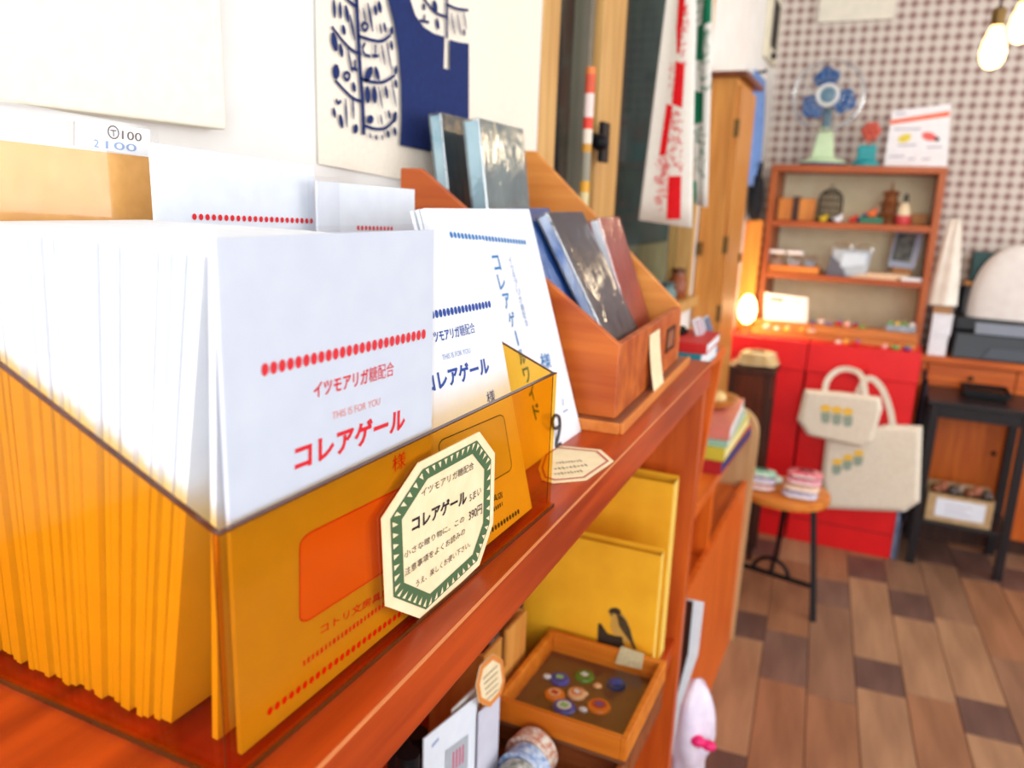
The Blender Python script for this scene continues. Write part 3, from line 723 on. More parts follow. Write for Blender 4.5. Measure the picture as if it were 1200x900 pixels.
flatpoly([(432, 440), (440, 432), (455, 430), (466, 436), (471, 446), (485, 464), (497, 492), (505, 525), (515, 553), (508, 552), (492, 530), (482, 538), (464, 528), (446, 506), (438, 486), (441, 462), (432, 446)], 'sparrow_print', pm('sparrow pale print', (206, 158, 70), 0.8), bag)
yb_ = 0.954
flatpoly([(456, 450), (470, 452), (486, 470), (496, 494), (504, 524), (514, 552), (507, 552), (494, 528), (478, 506), (464, 484)], 'sparrow_print', BIRD, bag)
flatpoly([(432, 442), (440, 432), (456, 430), (467, 437), (470, 448), (458, 452), (446, 446), (441, 456), (438, 446)], 'sparrow_print', BIRDD, bag)
flatpoly([(402, 478), (410, 476), (430, 506), (450, 512), (474, 516), (478, 556), (400, 536)], 'roof_print', BIRDD, bag)
# fabric tag clipped on the tray rim
# wooden crates below, tray of badges on top
def crate(name, lab, x0, x1, y0, y1, z0, z1, mat, th=0.006, cat='tray', base=None):
    rt = thing(name, lab, cat, ((x0 + x1) / 2, (y0 + y1) / 2, z0))
    ob('base', MB().box(x0, x1, y0, y1, z0, z0 + 0.004), base or mat, rt)
    for a in ((x0, x0 + th, y0, y1), (x1 - th, x1, y0, y1), (x0 + th, x1 - th, y0, y0 + th), (x0 + th, x1 - th, y1 - th, y1)):
        ob('side', MB().box(*a, z0 + 0.004, z1), mat, rt, bevel=0.0012)
    return rt
CRW = wood('crate wood', (150, 78, 34), (118, 54, 22), 'x', 0.5)
crate('tape_crate', 'brown wooden crate of tape rolls below the badge tray', -0.372, -0.196, 0.575, 0.79, ZS, 0.672, CRW, cat='crate')
crate('wooden_crate', 'plain brown crate hidden under the badge tray against the yellow bag', -0.372, -0.196, 0.795, 0.948, ZS, 0.672, CRW, cat='crate')
TZ = 0.6725
tray = crate('badge_tray', 'orange wooden tray of badges under the counter', -0.362, -0.193, 0.765, 0.944, TZ, 0.706, TRAYWOOD, 0.008, base=pm('dark tray lining', (112, 66, 40), 0.6))
tt = TZ + 0.0042
def badge(lab, px, py, r, c1, c2, c3):
    r *= 1.12
    p = H(px, py, z=tt + 0.004)
    rt = thing('badge', lab, 'badge', (p.x, p.y, tt), random.uniform(-.5, .5), 'badges in the orange wooden tray')
    ob('rim', MB().lathe([(r, 0), (r, 0.002), (r * 0.9, 0.004), (r * 0.5, 0.0048), (0.0003, 0.005)], n=20), c1, rt, smooth='auto', local=True)
    m2 = MB(); disc(m2, (0, 0, 0.0053), (r * 0.62, 0, 0), (0, r * 0.62, 0)); fo = ob('face', m2, c2, rt, local=True)
    m2 = MB().box(-r * 0.34, r * 0.34, -r * 0.28, r * 0.3, 0.0053, 0.0056); ob('emblem', m2, c3, rt, local=True)
BL = pm('badge blue', (22, 62, 170), 0.25); GR = pm('badge green', (60, 132, 50), 0.25); OR = pm('badge orange', (236, 122, 40), 0.25); WT = pm('badge white', (226, 232, 236), 0.3); RD = pm('badge red', (196, 34, 50), 0.25); PU = pm('badge purple', (110, 52, 140), 0.25); LG = pm('badge pale green', (140, 206, 130), 0.3)
badge('blue badge with white and green face, nearest in the orange tray', 661, 827, 0.0135, BL, WT, LG)
badge('orange badge with red and purple face in the orange tray', 702, 826, 0.0135, OR, RD, PU)
badge('blue badge with pale green mark at the far left of the orange tray', 656, 794, 0.012, BL, BL, LG)
badge('green badge at the back of the orange tray', 685, 791, 0.012, GR, GR, WT)
badge('dark blue badge at the right of the orange tray', 722, 800, 0.012, pm('badge dark blue', (26, 44, 96), 0.3), BL, BL)
badge('orange and pale badge in the left middle of the orange tray', 650, 812, 0.012, OR, pm('badge peach', (244, 190, 140), 0.4), RD)
badge('pale peach badge beside the orange badge in the tray', 676, 811, 0.011, pm('badge peach', (244, 190, 140), 0.4), OR, WT)
for i, (px, py) in enumerate(((641, 795), (684, 815), (683, 834), (700, 806))):
    p = H(px, py, z=tt); rt = ob('small_charm', MB().ball((p.x, p.y, tt + 0.003), 0.006, 0.005, 0.003), [WT, pm('badge peach', (244, 190, 140), 0.4)][i % 2], smooth=True, label='small pale oval charm lying between the badges in the orange tray', cat='charm', group='small charms in the tray')
ctop = H(668, 768, z=tt + 0.02)
ob('tray_bag', MB().box(-0.35, -0.205, 0.775, 0.935, tt + 0.0095, tt + 0.0102), FILM, label='clear plastic film spread over the badges in the orange tray', cat='plastic film')
tg = [H(728, 757, y=0.934), H(755, 766, y=0.934), H(752, 784, y=0.931), H(721, 777, y=0.931)]
ob('fabric_tag', MB().slab(tg, (0, -0.0012, 0)), pm('grey linen', (206, 192, 150), 0.9, (190, 174, 132), 200, 0.2), label='small linen tag hung over the back rim of the badge tray', cat='tag')
# tape rolls
TAPEC = [pm('tape cream', (232, 226, 212), 0.5, (196, 120, 90), 160), pm('tape blue', (206, 216, 230), 0.5, (120, 150, 200), 150), pm('tape grey', (214, 212, 206), 0.5, (120, 130, 120), 150), pm('tape white', (238, 236, 230), 0.5, (214, 170, 120), 170)]
TLAB = ['cream patterned tape roll at the back of the tape row', 'pale blue patterned tape roll second in the tape row', 'grey patterned tape roll in the middle of the tape row', 'white patterned tape roll fourth in the tape row', 'pale blue tape roll nearest in the tape row']
for i in range(5):
    r = 0.029; yy = 0.742 - 0.029 * i; xx = -0.300 + 0.004 * i
    rt = thing('tape_roll', TLAB[i], 'tape roll', (xx, yy, ZS + 0.0042), math.radians(-8), 'tape rolls in the crate')
    def ring(ro, ri, a, b):
        m2 = MB(); n = 24; vs = []; fs = []
        for rr, hh in ((ro, a), (ro, b), (ri, b), (ri, a)):
            for k in range(n): t = 2 * math.pi * k / n; vs.append((rr * math.cos(t), hh, r + rr * math.sin(t)))
        for q in range(4):
            for k in range(n): fs.append((q * n + k, q * n + (k + 1) % n, ((q + 1) % 4) * n + (k + 1) % n, ((q + 1) % 4) * n + k))
        return m2.add(vs, fs)
    ob('tape', ring(r, 0.018, -0.012, 0.012), TAPEC[i % 4], rt, smooth='auto', local=True)
    ob('core', ring(0.0178, 0.0164, -0.0123, 0.0123), pm('card core', (222, 206, 178), 0.8), rt, smooth='auto', local=True)

# cards, orange octagon card, pale wooden box and dark tins further left on the shelf
xq = -0.33
a, b_ = H(497, 866, x=xq), H(559, 816, x=xq)
rt = thing('picture_card', 'white card with pink patterned square standing on the shelf under the counter', 'card', (xq, (a.y + b_.y) / 2, ZS))
ob('card', MB().slab([(xq, a.y, ZS), (xq, b_.y, ZS), (xq, b_.y, b_.z), (xq, a.y, a.z)], (-0.0015, 0, 0)), PAPER2, rt)
K = lambda px, py, e: H(px, py, x=xq + e)
p0, p1_ = K(522, 880, 0.0004), K(549, 860, 0.0004)
mb = MB().poly([p0, p1_, p1_ - vZ * 0.05, p0 - vZ * 0.05]); flat('grey_square', mb, pm('grey print', (176, 182, 192), 0.7), rt)
mb = MB()
for k in range(4):
    q = p0 + (p1_ - p0) * (0.34 + 0.14 * k) + nX * 0.0003 - vZ * (0.008 + 0.0 * k); stroke(mb, [q, q - vZ * 0.022], 0.0024, nX)
flat('pink_print', mb, pm('pink ink', (220, 32, 100), 0.7), rt)
mb = MB(); q = K(507, 872, 0.0004)
for k in range(6): stroke(mb, [q + uY * 0.0022 * k, q + uY * 0.0022 * k - vZ * 0.004], 0.0012, nX)
flat('small_print', mb, INKPBLUE, rt)
a, b_ = H(530, 832, x=xq - 0.006), H(557, 806, x=xq - 0.006)
ob('picture_card', MB().slab([(xq - 0.006, a.y, ZS), (xq - 0.006, b_.y + 0.01, ZS), (xq - 0.006, b_.y + 0.01, b_.z), (xq - 0.006, a.y, a.z)], (-0.0015, 0, 0)), pm('grey card', (214, 206, 200), 0.8), label='pale grey card standing close behind the pink patterned card', cat='card')
a, b_ = H(562, 835, x=-0.326), H(586, 812, x=-0.326)
ob('picture_card', MB().slab([(-0.326, a.y, ZS), (-0.326, b_.y, ZS), (-0.326, b_.y, b_.z), (-0.326, a.y, a.z)], (-0.0015, 0, 0)), pm('lilac card', (206, 206, 222), 0.8), label='lilac grey card standing below the orange octagonal card', cat='card')
xo = -0.3235
octagon('price_card', 'small octagonal card with orange border under the counter', [(578, 766), (589, 773), (592, 798), (587, 814), (574, 829), (561, 823), (558, 803), (563, 780)], lambda a, b: H(a, b, x=xo), nX, pm('orange ink', (226, 138, 60), 0.7), teeth=False, outer=0.99, inner=0.78)
od = bpy.data.objects[max([o.name for o in bpy.data.objects if o.name.startswith('price_card')])]
mb = MB()
for k in range(5): 
    q = H(566 + 1.2 * k, 796 + 6 * k, x=xo + 0.0005); q2 = H(583 + 0.2 * k, 780 + 7 * k, x=xo + 0.0005); stroke(mb, [q, q2], 0.0012, nX)
flat('handwriting', mb, INKGREY, od)
# pale wooden box with slots
xb = -0.372
a, b_ = H(580, 770, x=xb), H(618, 707, x=xb)
rt = thing('slotted_box', 'pale wooden box with slots holding small packets under the counter', 'box', (xb - 0.03, (a.y + b_.y) / 2, ZS))
y0, y1, zt_ = a.y - 0.03, b_.y, b_.z - 0.01
bm_ = MB().box(xb - 0.005, xb, y0, y1, ZS, zt_ - 0.05).box(xb - 0.005, xb, y0, y0 + 0.05, zt_ - 0.05, zt_).box(xb - 0.005, xb, y0 + 0.065, y1, zt_ - 0.05, zt_)
ob('front', bm_, CABWOOD, rt, bevel=0.0008)
ob('side', MB().box(xb - 0.07, xb - 0.005, y0, y0 + 0.005, ZS, zt_), CABWOOD, rt); ob('side', MB().box(xb - 0.07, xb - 0.005, y1 - 0.005, y1, ZS, zt_), CABWOOD, rt)
ob('back', MB().box(xb - 0.075, xb - 0.07, y0, y1, ZS, zt_), CABWOOD, rt)
PK = [pm('packet white', (232, 228, 224), 0.6), pm('packet red', (170, 40, 44), 0.6), pm('packet navy', (40, 40, 70), 0.6)]
for k, nm in enumerate(('white', 'dark red', 'white', 'navy')):
    yy = y0 + 0.012 + 0.045 * k
    ob('small_packet', MB().box(xb - 0.055 + 0.006 * k, xb - 0.05 + 0.006 * k, yy, yy + 0.04, ZS, zt_ + 0.018), PK[[0, 1, 0, 2][k]], bevel=0.0008, label='%s packet %s in the pale slotted box' % (nm, ['nearest', 'second', 'third', 'farthest'][k]), cat='packet', group='packets in the slotted box')
# dark blue tins at the left
TIN = pm('dark blue tin', (22, 34, 74), 0.35, (14, 22, 50), 30); TINL = pm('pale blue label', (90, 130, 190), 0.5)
for k, (px, py, xx, r) in enumerate(((468, 872, -0.34, 0.02), (488, 858, -0.375, 0.022), (478, 882, -0.30, 0.018))):
    p = H(px, py, x=xx); hgt = min(p.z, 0.90) - ZS
    rt = thing('ink_bottle', ['dark blue bottle with pale label at the left under the counter', 'tall navy bottle at the back left under the counter', 'small navy bottle in front of the other two under the counter'][k], 'bottle', (xx, p.y, ZS), 0, 'dark blue bottles')
    ob('body', MB().lathe([(r * 0.95, 0), (r, 0.004), (r, hgt * 0.62), (r * 0.8, hgt * 0.7), (r * 0.45, hgt * 0.76), (r * 0.45, hgt * 0.82)], n=20), TIN, rt, smooth='auto', local=True)
    ob('cap', MB().lathe([(r * 0.55, hgt * 0.82), (r * 0.55, hgt), (r * 0.5, hgt)], n=18), BLACKMETAL, rt, smooth='auto', local=True)
    ob('label', MB().lathe([(r * 1.01, hgt * 0.3), (r * 1.012, hgt * 0.31), (r * 1.012, hgt * 0.5), (r * 1.01, hgt * 0.51)], n=20), TINL, rt, smooth='auto', local=True)

# ------------------------------------------------------------------ second, lower unit beyond the counter
unit = thing('low_shelf_unit', 'low orange wooden shelf unit with pale rounded end panel beyond the counter', 'shelf unit', (-0.4, 1.75, 0))
UX, UZ = -0.275, 0.69
ob('front_panel', MB().box(UX - 0.018, UX - 0.004, 1.26, 2.27, 0.0, 0.52), ORANGEWOOD, unit, bevel=0.001)
ob('lower_shelf', MB().box(XW + 0.004, UX - 0.018, 1.26, 2.27, 0.48, 0.5), ORANGEWOOD_Y, unit)
ob('top_board', MB().box(XW + 0.004, UX - 0.01, 1.26, 2.27, UZ - 0.022, UZ), ORANGEWOOD_Y, unit, bevel=0.001)
ob('near_panel', MB().box(XW + 0.004, UX, 1.235, 1.26, 0.0, UZ), ORANGEWOOD, unit, bevel=0.001)
ob('divider', MB().box(XW + 0.004, UX - 0.012, 1.74, 1.76, 0.5, UZ - 0.022), ORANGEWOOD, unit, bevel=0.001)
pts = [(XW + 0.004, 2.27, 0), (UX + 0.004, 2.27, 0), (UX + 0.012, 2.27, 0.60)]
for k in range(7):
    a = math.radians(90 * k / 6); pts.append((UX - 0.058 + 0.07 * math.cos(a), 2.27, 0.66 + 0.075 * math.sin(a)))
pts.append((XW + 0.004, 2.27, 0.745))
ob('end_panel', MB().slab(pts, (0, 0.028, 0)), PALEWOOD, unit, bevel=0.001)
# upper rack standing on it
rack = thing('upper_rack', 'brown open wooden rack standing on the low shelf unit behind the counter', 'rack', (-0.39, 1.41, UZ))
RX, RY0, RY1, RZ = -0.262, 1.25, 1.575, 1.03
ob('top_board', MB().box(XW + 0.006, RX, RY0, RY1, RZ - 0.02, RZ), ORANGEWOOD_Y, rack, bevel=0.001)
for yy in (RY0, RY1 - 0.02): ob('side_board', MB().slab([(XW + 0.006, yy, UZ), (RX - 0.03, yy, UZ), (RX - 0.003, yy, RZ - 0.02), (XW + 0.006, yy, RZ - 0.02)], (0, 0.02, 0)), ORANGEWOOD, rack, bevel=0.001)
ob('back_board', MB().box(XW + 0.006, XW + 0.012, RY0 + 0.02, RY1 - 0.02, UZ, RZ - 0.02), CABWOOD, rack)
ob('shelf', MB().box(XW + 0.012, RX - 0.03, RY0 + 0.02, RY1 - 0.02, 0.85, 0.864), ORANGEWOOD_Y, rack, bevel=0.001)
# books and things on the rack
b_ = H(820, 434, z=RZ)
flatbook('teal book lying under a red book beyond the wooden stand', -0.385, b_.x, b_.y, b_.y + 0.14, RZ, RZ + 0.026, TEAL, PAGES)
flatbook('red book lying on top of the teal book', -0.385, b_.x + 0.004, b_.y + 0.005, b_.y + 0.15, RZ + 0.0262, RZ + 0.044, REDB, PAGES, skew=0.04)
def leanbook(lab, px, py, h, th, lean, mat, wd=0.08):
    O = H(px, py, z=RZ + 0.0003); O.x = min(O.x, RX)
    rt = thing('leaning_book', lab, 'book', O, 0)
    R = Matrix.Rotation(lean, 4, 'Y')
    for nm, (x0, x1), mt in (('cover', (-th, -th + 0.002), mat), ('pages', (-th + 0.002, -0.002), PAGES), ('cover', (-0.002, 0), mat)):
        m2 = MB().box(x0, x1, -0.01, wd, 0, h); m2.v = [R @ v for v in m2.v]
        zl = min(v.z for v in m2.v); m2.v = [v - Vector((0, 0, min(0, zl))) for v in m2.v]
        ob(nm, m2, mt, rt, local=True)
leanbook('grey lilac book leaning upright behind the red book', 846, 424, 0.075, 0.010, -0.35, pm('lilac grey cover', (196, 176, 186), 0.5), 0.03)
leanbook('white and navy notebook leaning at the end of the rack', 853, 417, 0.070, 0.008, -0.35, pm('navy grey cover', (92, 104, 134), 0.5), 0.03)
def bundle(u, v):
    a = u * 2 * math.pi; r = 0.040 * math.sin(math.pi * min(0.98, 0.08 + v * 0.92)) * (1 + 0.16 * math.sin(5 * a + 3 * v)) ; return (-0.43 + r * 0.9 * math.cos(a), 1.515 + r * math.sin(a), RZ + 0.003 + 0.075 * v)
ob('cloth_bundle', MB().sheet(bundle, 28, 10), pm('peach cloth', (232, 184, 136), 0.8, (214, 156, 108), 40, 0.2), smooth=True, label='small peach cloth bundle behind the red book', cat='cloth')
cz_ = RZ + 0.0443
ob('clip_box', MB().box(-0.345, -0.305, b_.y + 0.07, b_.y + 0.11, cz_, cz_ + 0.007).box(-0.343, -0.309, b_.y + 0.075, b_.y + 0.108, cz_ + 0.007, cz_ + 0.012), BLACKMETAL, label='small black clip box resting on the red book', cat='box', bevel=0.002)
# inside the rack: slim boxes
for k, (y, c, nm) in enumerate(((1.275, (210, 190, 150), 'beige'), (1.37, (188, 120, 70), 'brown'), (1.462, (226, 222, 214), 'white'))):
    rt = thing('stationery_box', '%s stationery box inside the brown rack' % nm, 'box', (-0.37, y + 0.04, 0.8645), 0, 'boxes in the brown rack')
    ob('body', MB().box(-0.42, -0.305, y, y + 0.08, 0.8645, 0.93), pm('%s box card' % nm, c, 0.7), rt, bevel=0.001)
    ob('lid', MB().box(-0.422, -0.303, y - 0.002, y + 0.082, 0.9305, 0.955), pm('%s box lid' % nm, tuple(int(v * 0.9) for v in c), 0.7), rt, bevel=0.001)
# stack on the low unit past the rack: flat goods seen beside the counter end
zz = UZ + 0.0005
GOODS = [('red and navy paper pad at the bottom of the stack on the low unit', (176, 30, 36), (40, 50, 110), 0.030), ('yellow green picture book in the stack on the low unit', (206, 196, 60), (240, 226, 160), 0.030),
         ('pale green folder in the stack on the low unit', (150, 196, 176), (220, 230, 226), 0.014), ('pink and white picture book in the stack on the low unit', (220, 128, 112), (236, 240, 240), 0.030)]
for k, (lb, c1, c2, t) in enumerate(GOODS):
    flatbook(lb, -0.44, -0.274 - 0.003 * k, 1.78 + 0.01 * k, 2.16 - 0.01 * k, zz, zz + t, pm('goods cover %s' % c1[0], c1, 0.5), pm('goods pages %s' % c2[0], c2, 0.6), skew=0.03 * (k - 1)); zz += t + 0.0004
rt = thing('wooden_bowl', 'shallow wooden dish on top of the picture books on the low unit', 'dish', (-0.355, 2.0, zz))
ob('dish', MB().lathe([(0.03, 0), (0.055, 0.012), (0.068, 0.028), (0.064, 0.028), (0.05, 0.014), (0.0005, 0.008)], n=24), CABWOOD, rt, smooth='auto', local=True)
for k, (dx, dy) in enumerate(((0.02, -0.015), (-0.015, 0.02), (0.0, -0.03))):
    ob('paper_ball', MB().ball((-0.355 + dx, 2.0 + dy, zz + 0.028), 0.018), pm('pale gold foil', (240, 206, 140), 0.4), smooth=True, label='pale golden ball in the wooden dish on the low unit', cat='ball', group='golden balls in the dish')

# striped stick on the rack in front of the window
sx = XW + 0.02; sp_ = H(686, 200, x=sx)
ztop = H(685, 75, x=sx).z
rt = thing('striped_stick', 'thin stick with red, white and yellow bands standing before the window', 'stick', (sx, sp_.y, RZ))
SEG = [(1.03, 1.20, (214, 196, 150), 'cream'), (1.20, 1.315, (226, 214, 160), 'pale'), (1.315, 1.335, (232, 170, 40), 'yellow'), (1.335, 1.385, (150, 146, 128), 'grey'), (1.385, 1.40, (210, 150, 40), 'gold'), (1.40, 1.425, (236, 224, 206), 'white'), (1.425, 1.445, (228, 60, 36), 'red'), (1.445, 1.485, (240, 220, 214), 'white band'), (1.485, ztop - 0.012, (222, 84, 50), 'vermilion'), (ztop - 0.012, ztop, (230, 130, 60), 'orange')]
ks = (ztop - 1.30) / (1.515 - 1.30)
for z0, z1, c, nm in SEG:
    f_ = lambda z: z if z <= 1.2 else min(ztop, 1.2 + (z - 1.2))
    if f_(z1) > f_(z0): ob('band', MB().bar((sx, sp_.y, f_(z0)), (sx, sp_.y, f_(z1)), 0.0085, 10), pm('stick ' + nm, c, 0.5), rt, smooth='auto')
# jars on the window sill
for k, (px, py, c, r, h, nm) in enumerate(((772, 352, (150, 170, 176), 0.022, 0.06, 'blue grey glass jar'), (786, 352, (120, 150, 150), 0.026, 0.045, 'wide green glass jar'), (797, 356, (150, 74, 34), 0.026, 0.075, 'brown pot'))):
    p = H(px, py, x=XW + 0.0)
    rt = thing('sill_jar', '%s on the window sill below the hanging towels' % nm, 'jar', (XW - 0.012, p.y, WZ0), 0)
    ob('body', MB().lathe([(r * 0.9, 0), (r, 0.006), (r, h * 0.7), (r * 0.7, h * 0.86), (r * 0.7, h)], n=18), pm('jar %d' % k, c, 0.25), rt, smooth='auto', local=True)
    ob('lid', MB().lathe([(r * 0.78, h), (r * 0.78, h + 0.01), (r * 0.7, h + 0.012)], n=18), pm('jar lid %d' % k, tuple(int(v * 0.6) for v in c), 0.4), rt, smooth='auto', local=True)

# ------------------------------------------------------------------ hanging towels on a rod
rod = thing('towel_rod', 'thin wooden rod on brackets above the window holding two printed towels', 'rod', (-0.44, 1.85, 1.93))
ob('bar', MB().bar((-0.44, 1.6, 1.945), (-0.44, 2.2, 1.945), 0.008, 12), LIGHTWOOD, rod, smooth='auto')
ob('bracket', MB().box(XW, -0.434, 1.615, 1.63, 1.93, 1.937), BLACKMETAL, rod); ob('bracket', MB().box(XW, -0.434, 2.17, 2.185, 1.93, 1.937), BLACKMETAL, rod)
TOWEL = pm('white towel cotton', (240, 238, 230), 0.9, (234, 231, 222), 160, 0.12)
TRED = pm('towel red', (232, 18, 30), 0.85, (222, 12, 26), 90); TGREEN = pm('towel green', (14, 124, 86), 0.85, (10, 112, 76), 90)
def towel(lab, yp, bl, br, tl, tr, ztop, shapes, mat, swirl, extra_w=0.0):
    A, B, C, D = [H(*q, y=yp) for q in (bl, br, tl, tr)]
    def ext(p, q, z): t = (z - p.z) / (q.z - p.z); return p + (q - p) * t
    C, D = ext(A, C, ztop), ext(B, D, ztop)
    rt = thing('printed_towel', lab, 'towel', (A + B) / 2)
    def fn(u, v):
        a = A + (C - A) * v; b = B + (D - B) * v; p = a + (b - a) * u
        return p + Vector((0, 0.010 * math.sin(u * 5.5 + 0.6) * (0.4 + 0.6 * v), 0))
    ob('fabric', MB().sheet(fn, 16, 12), TOWEL, rt, smooth=True, solid=0.0012)
    def uv(px, py):
        p = H(px, py, y=yp); v = max(0.0, (p.z - A.z) / (C.z - A.z)); a = A + (C - A) * v; b = B + (D - B) * v
        u = (p - a).dot(b - a) / (b - a).length_squared; return fn(u, v) + Vector((0, -0.0022, 0))
    mb = MB()
    for poly in shapes:                # flat dyed areas, cut in strips so that they follow the folds
        xs_ = [q[0] for q in poly]; ys_ = [q[1] for q in poly]
        (x0a, y0a), (x1a, y1a), (x2a, y2a), (x3a, y3a) = poly; n = 12
        for i in range(n):
            for j in range(4):
                def bi(s, t): return uv((x0a + (x1a - x0a) * s) * (1 - t) + (x3a + (x2a - x3a) * s) * t, (y0a + (y1a - y0a) * s) * (1 - t) + (y3a + (y2a - y3a) * s) * t)
                mb.poly([bi(j / 4, i / n), bi((j + 1) / 4, i / n), bi((j + 1) / 4, (i + 1) / n), bi(j / 4, (i + 1) / n)])
        flat('dyed_block', mb, mat, rt); mb = MB()
    rr = random.Random(9)
    for (cx, cy, w_, h_) in swirl:
        mb = MB()
        for k in range(int(w_ * h_ / 16)):
            q = (cx + rr.uniform(-w_ / 2, w_ / 2), cy + rr.uniform(-h_ / 2, h_ / 2)); a0 = rr.uniform(0, 6.28); r = rr.uniform(1.2, 3.0)
            stroke(mb, [uv(q[0] + r * math.cos(a0 + t * 0.8), q[1] + r * math.sin(a0 + t * 0.8)) for t in range(4)], 0.0016, (0, -1, 0))
        flat('lace_print', mb, mat, rt)
    return rt
towel('white towel with red block print hanging in front of the window', 1.75, (748, 258), (811, 267), (780, 0), (816, 0), 1.955,
      [[(795, 0), (804, 0), (801, 30), (793, 32)], [(793, 32), (800, 30), (798, 60), (794, 62)], [(793, 70), (804, 74), (801, 124), (788, 120)], [(781, 120), (789, 122), (781, 178), (772, 182)], [(784, 204), (800, 202), (799, 252), (782, 254)], [(796, -60), (806, -60), (804, 0), (795, 0)]],
      TRED, [(804, 40, 8, 70), (790, 95, 8, 45), (793, 160, 14, 70), (775, 215, 14, 60), (781, 195, 12, 40), (802, -30, 6, 50)])
towel('white towel with green leaf print hanging behind the red printed towel', 1.99, (814, 240), (829, 243), (812, 0), (836, 0), 1.955,
      [[(822, -60), (834, -60), (835, 0), (825, 0)], [(825, 0), (835, 0), (834, 26), (822, 30)], [(817, 30), (826, 26), (824, 70), (815, 70)], [(814, 106), (825, 108), (824, 142), (812, 146)], [(812, 212), (816, 212), (816, 238), (813, 238)]],
      TGREEN, [(820, 14, 8, 28), (826, 70, 12, 70), (820, 175, 12, 60)])

# ------------------------------------------------------------------ tall shallow cabinet at the end of the window
tc_ = thing('tall_cabinet', 'tall narrow honey coloured wooden cabinet with brown top beside the window', 'cabinet', (-0.488, 2.6, 0))
ob('carcass', MB().box(XW + 0.004, -0.452, 2.46, 2.74, 0, 1.665), CABWOOD, tc_, bevel=0.001)
dr = ob('door', MB().box(-0.4515, -0.438, 2.475, 2.735, 0.05, 1.645), wood('cabinet door wood', (206, 142, 66), (184, 116, 46), 'z', 0.4), tc_, bevel=0.0015)
for zz_ in (0.95, 1.16, 1.5): ob('hinge', MB().box(-0.452, -0.4365, 2.468, 2.476, zz_, zz_ + 0.05), pm('old brass', (120, 92, 50), 0.4, metal=0.7), dr)
ob('latch', MB().box(-0.438, -0.432, 2.70, 2.725, 1.12, 1.15), pm('old brass', (120, 92, 50), 0.4, metal=0.7), dr)
ob('top_board', MB().box(XW + 0.004, -0.425, 2.44, 2.78, 1.665, 1.68), wood('brown top wood', (130, 64, 26), (104, 48, 18), 'y', 0.4), tc_, bevel=0.001)
ob('side_latch', MB().box(-0.525, -0.51, 2.452, 2.46, 1.15, 1.19), pm('old brass', (120, 92, 50), 0.4, metal=0.7), tc_)

# ------------------------------------------------------------------ stool with candy packs
stl = thing('round_stool', 'round wooden stool on black metal legs in front of the red boxes', 'stool', (-0.2, 2.72, 0))
SC = Vector((-0.205, 2.715, 0))
ob('seat', MB().lathe([(0.135, 0.334), (0.146, 0.337), (0.148, 0.346), (0.146, 0.359), (0.138, 0.362), (0.001, 0.362)], SC, 32), wood('stool seat wood', (224, 140, 58), (202, 116, 40), 'x', 0.4), stl, smooth='auto')
LG = [(Vector((-0.105, 2.64, 0.334)), Vector((-0.057, 2.522, 0))), (Vector((-0.30, 2.66, 0.334)), Vector((-0.372, 2.60, 0))), (Vector((-0.205, 2.82, 0.334)), Vector((-0.225, 2.92, 0)))]
for a, b_ in LG:
    d = (a - b_); s_ = Vector((0.009, 0, 0)); t_ = Vector((0, 0.009, 0))
    ob('leg', MB().hexa([b_ - s_ - t_, b_ + s_ - t_, b_ + s_ + t_, b_ - s_ + t_], [a - s_ - t_, a + s_ - t_, a + s_ + t_, a - s_ + t_]), BLACKMETAL, stl, bevel=0.001)
pA = LG[0][1] + (LG[0][0] - LG[0][1]) * 0.30; pB = LG[1][1] + (LG[1][0] - LG[1][1]) * 0.30
ob('crossbar', MB().bar(pA, pB, 0.009), BLACKMETAL, stl)
mid = (pA + pB) / 2; du = (pB - pA).normalized()
ob('footrest_arch', MB().tube([mid + du * 0.06 * math.cos(math.pi * k / 12) + Vector((0, 0, 0.055 * math.sin(math.pi * k / 12))) for k in range(13)], 0.007), BLACKMETAL, stl, smooth=True)
ob('crossbar', MB().bar(mid, LG[2][1] + (LG[2][0] - LG[2][1]) * 0.3, 0.007), BLACKMETAL, stl)
def candy(lab, x, y, z, c, c2, w_=0.098, d_=0.07, h_=0.022, r=0.0):
    rt = thing('candy_pack', lab, 'candy pack', (x, y, z), r, 'wrapped candy packs on the stool')
    def fn(u, v):
        a = u * 2 * math.pi; sx_ = math.copysign(abs(math.cos(a)) ** 0.55, math.cos(a)); sy_ = math.copysign(abs(math.sin(a)) ** 0.55, math.sin(a)); q = math.sin(math.pi * (0.04 + 0.92 * v)) ** 0.4
        return (sx_ * w_ / 2 * q, sy_ * d_ / 2 * q, h_ * v)
    ob('packet', MB().sheet(fn, 20, 6), pm('candy ' + c2, c, 0.3, tuple(min(255, int(v * 0.4 + 150)) for v in c), 70), rt, smooth=True, local=True)
    m2 = MB().box(-w_ * 0.3, w_ * 0.3, -d_ / 2 - 0.0008, -d_ / 2 * 0.9, h_ * 0.35, h_ * 0.62); ob('label', m2, pm('candy label', (246, 240, 236), 0.4), rt, local=True)
zz = 0.3623
for k, (c, nm) in enumerate((((232, 170, 160), 'peach'), ((206, 188, 226), 'lilac'), ((120, 192, 150), 'green'))): candy('%s candy pack, %s of the left pile on the stool' % (nm, ['bottom', 'middle', 'top'][k]), -0.284, 2.672 + 0.004 * k, zz + 0.0223 * k, c, nm + ' left')
for k, (c, nm) in enumerate((((186, 178, 214), 'silver lilac'), ((238, 196, 150), 'apricot'), ((236, 120, 142), 'pink'), ((206, 30, 52), 'crimson'))): candy('%s candy pack, %s of the right pile on the stool' % (nm, ['bottom', 'second', 'third', 'top'][k]), -0.155 + 0.003 * k, 2.66 + 0.006 * k, zz + 0.0223 * k, c, nm + ' right', 0.115, 0.08)
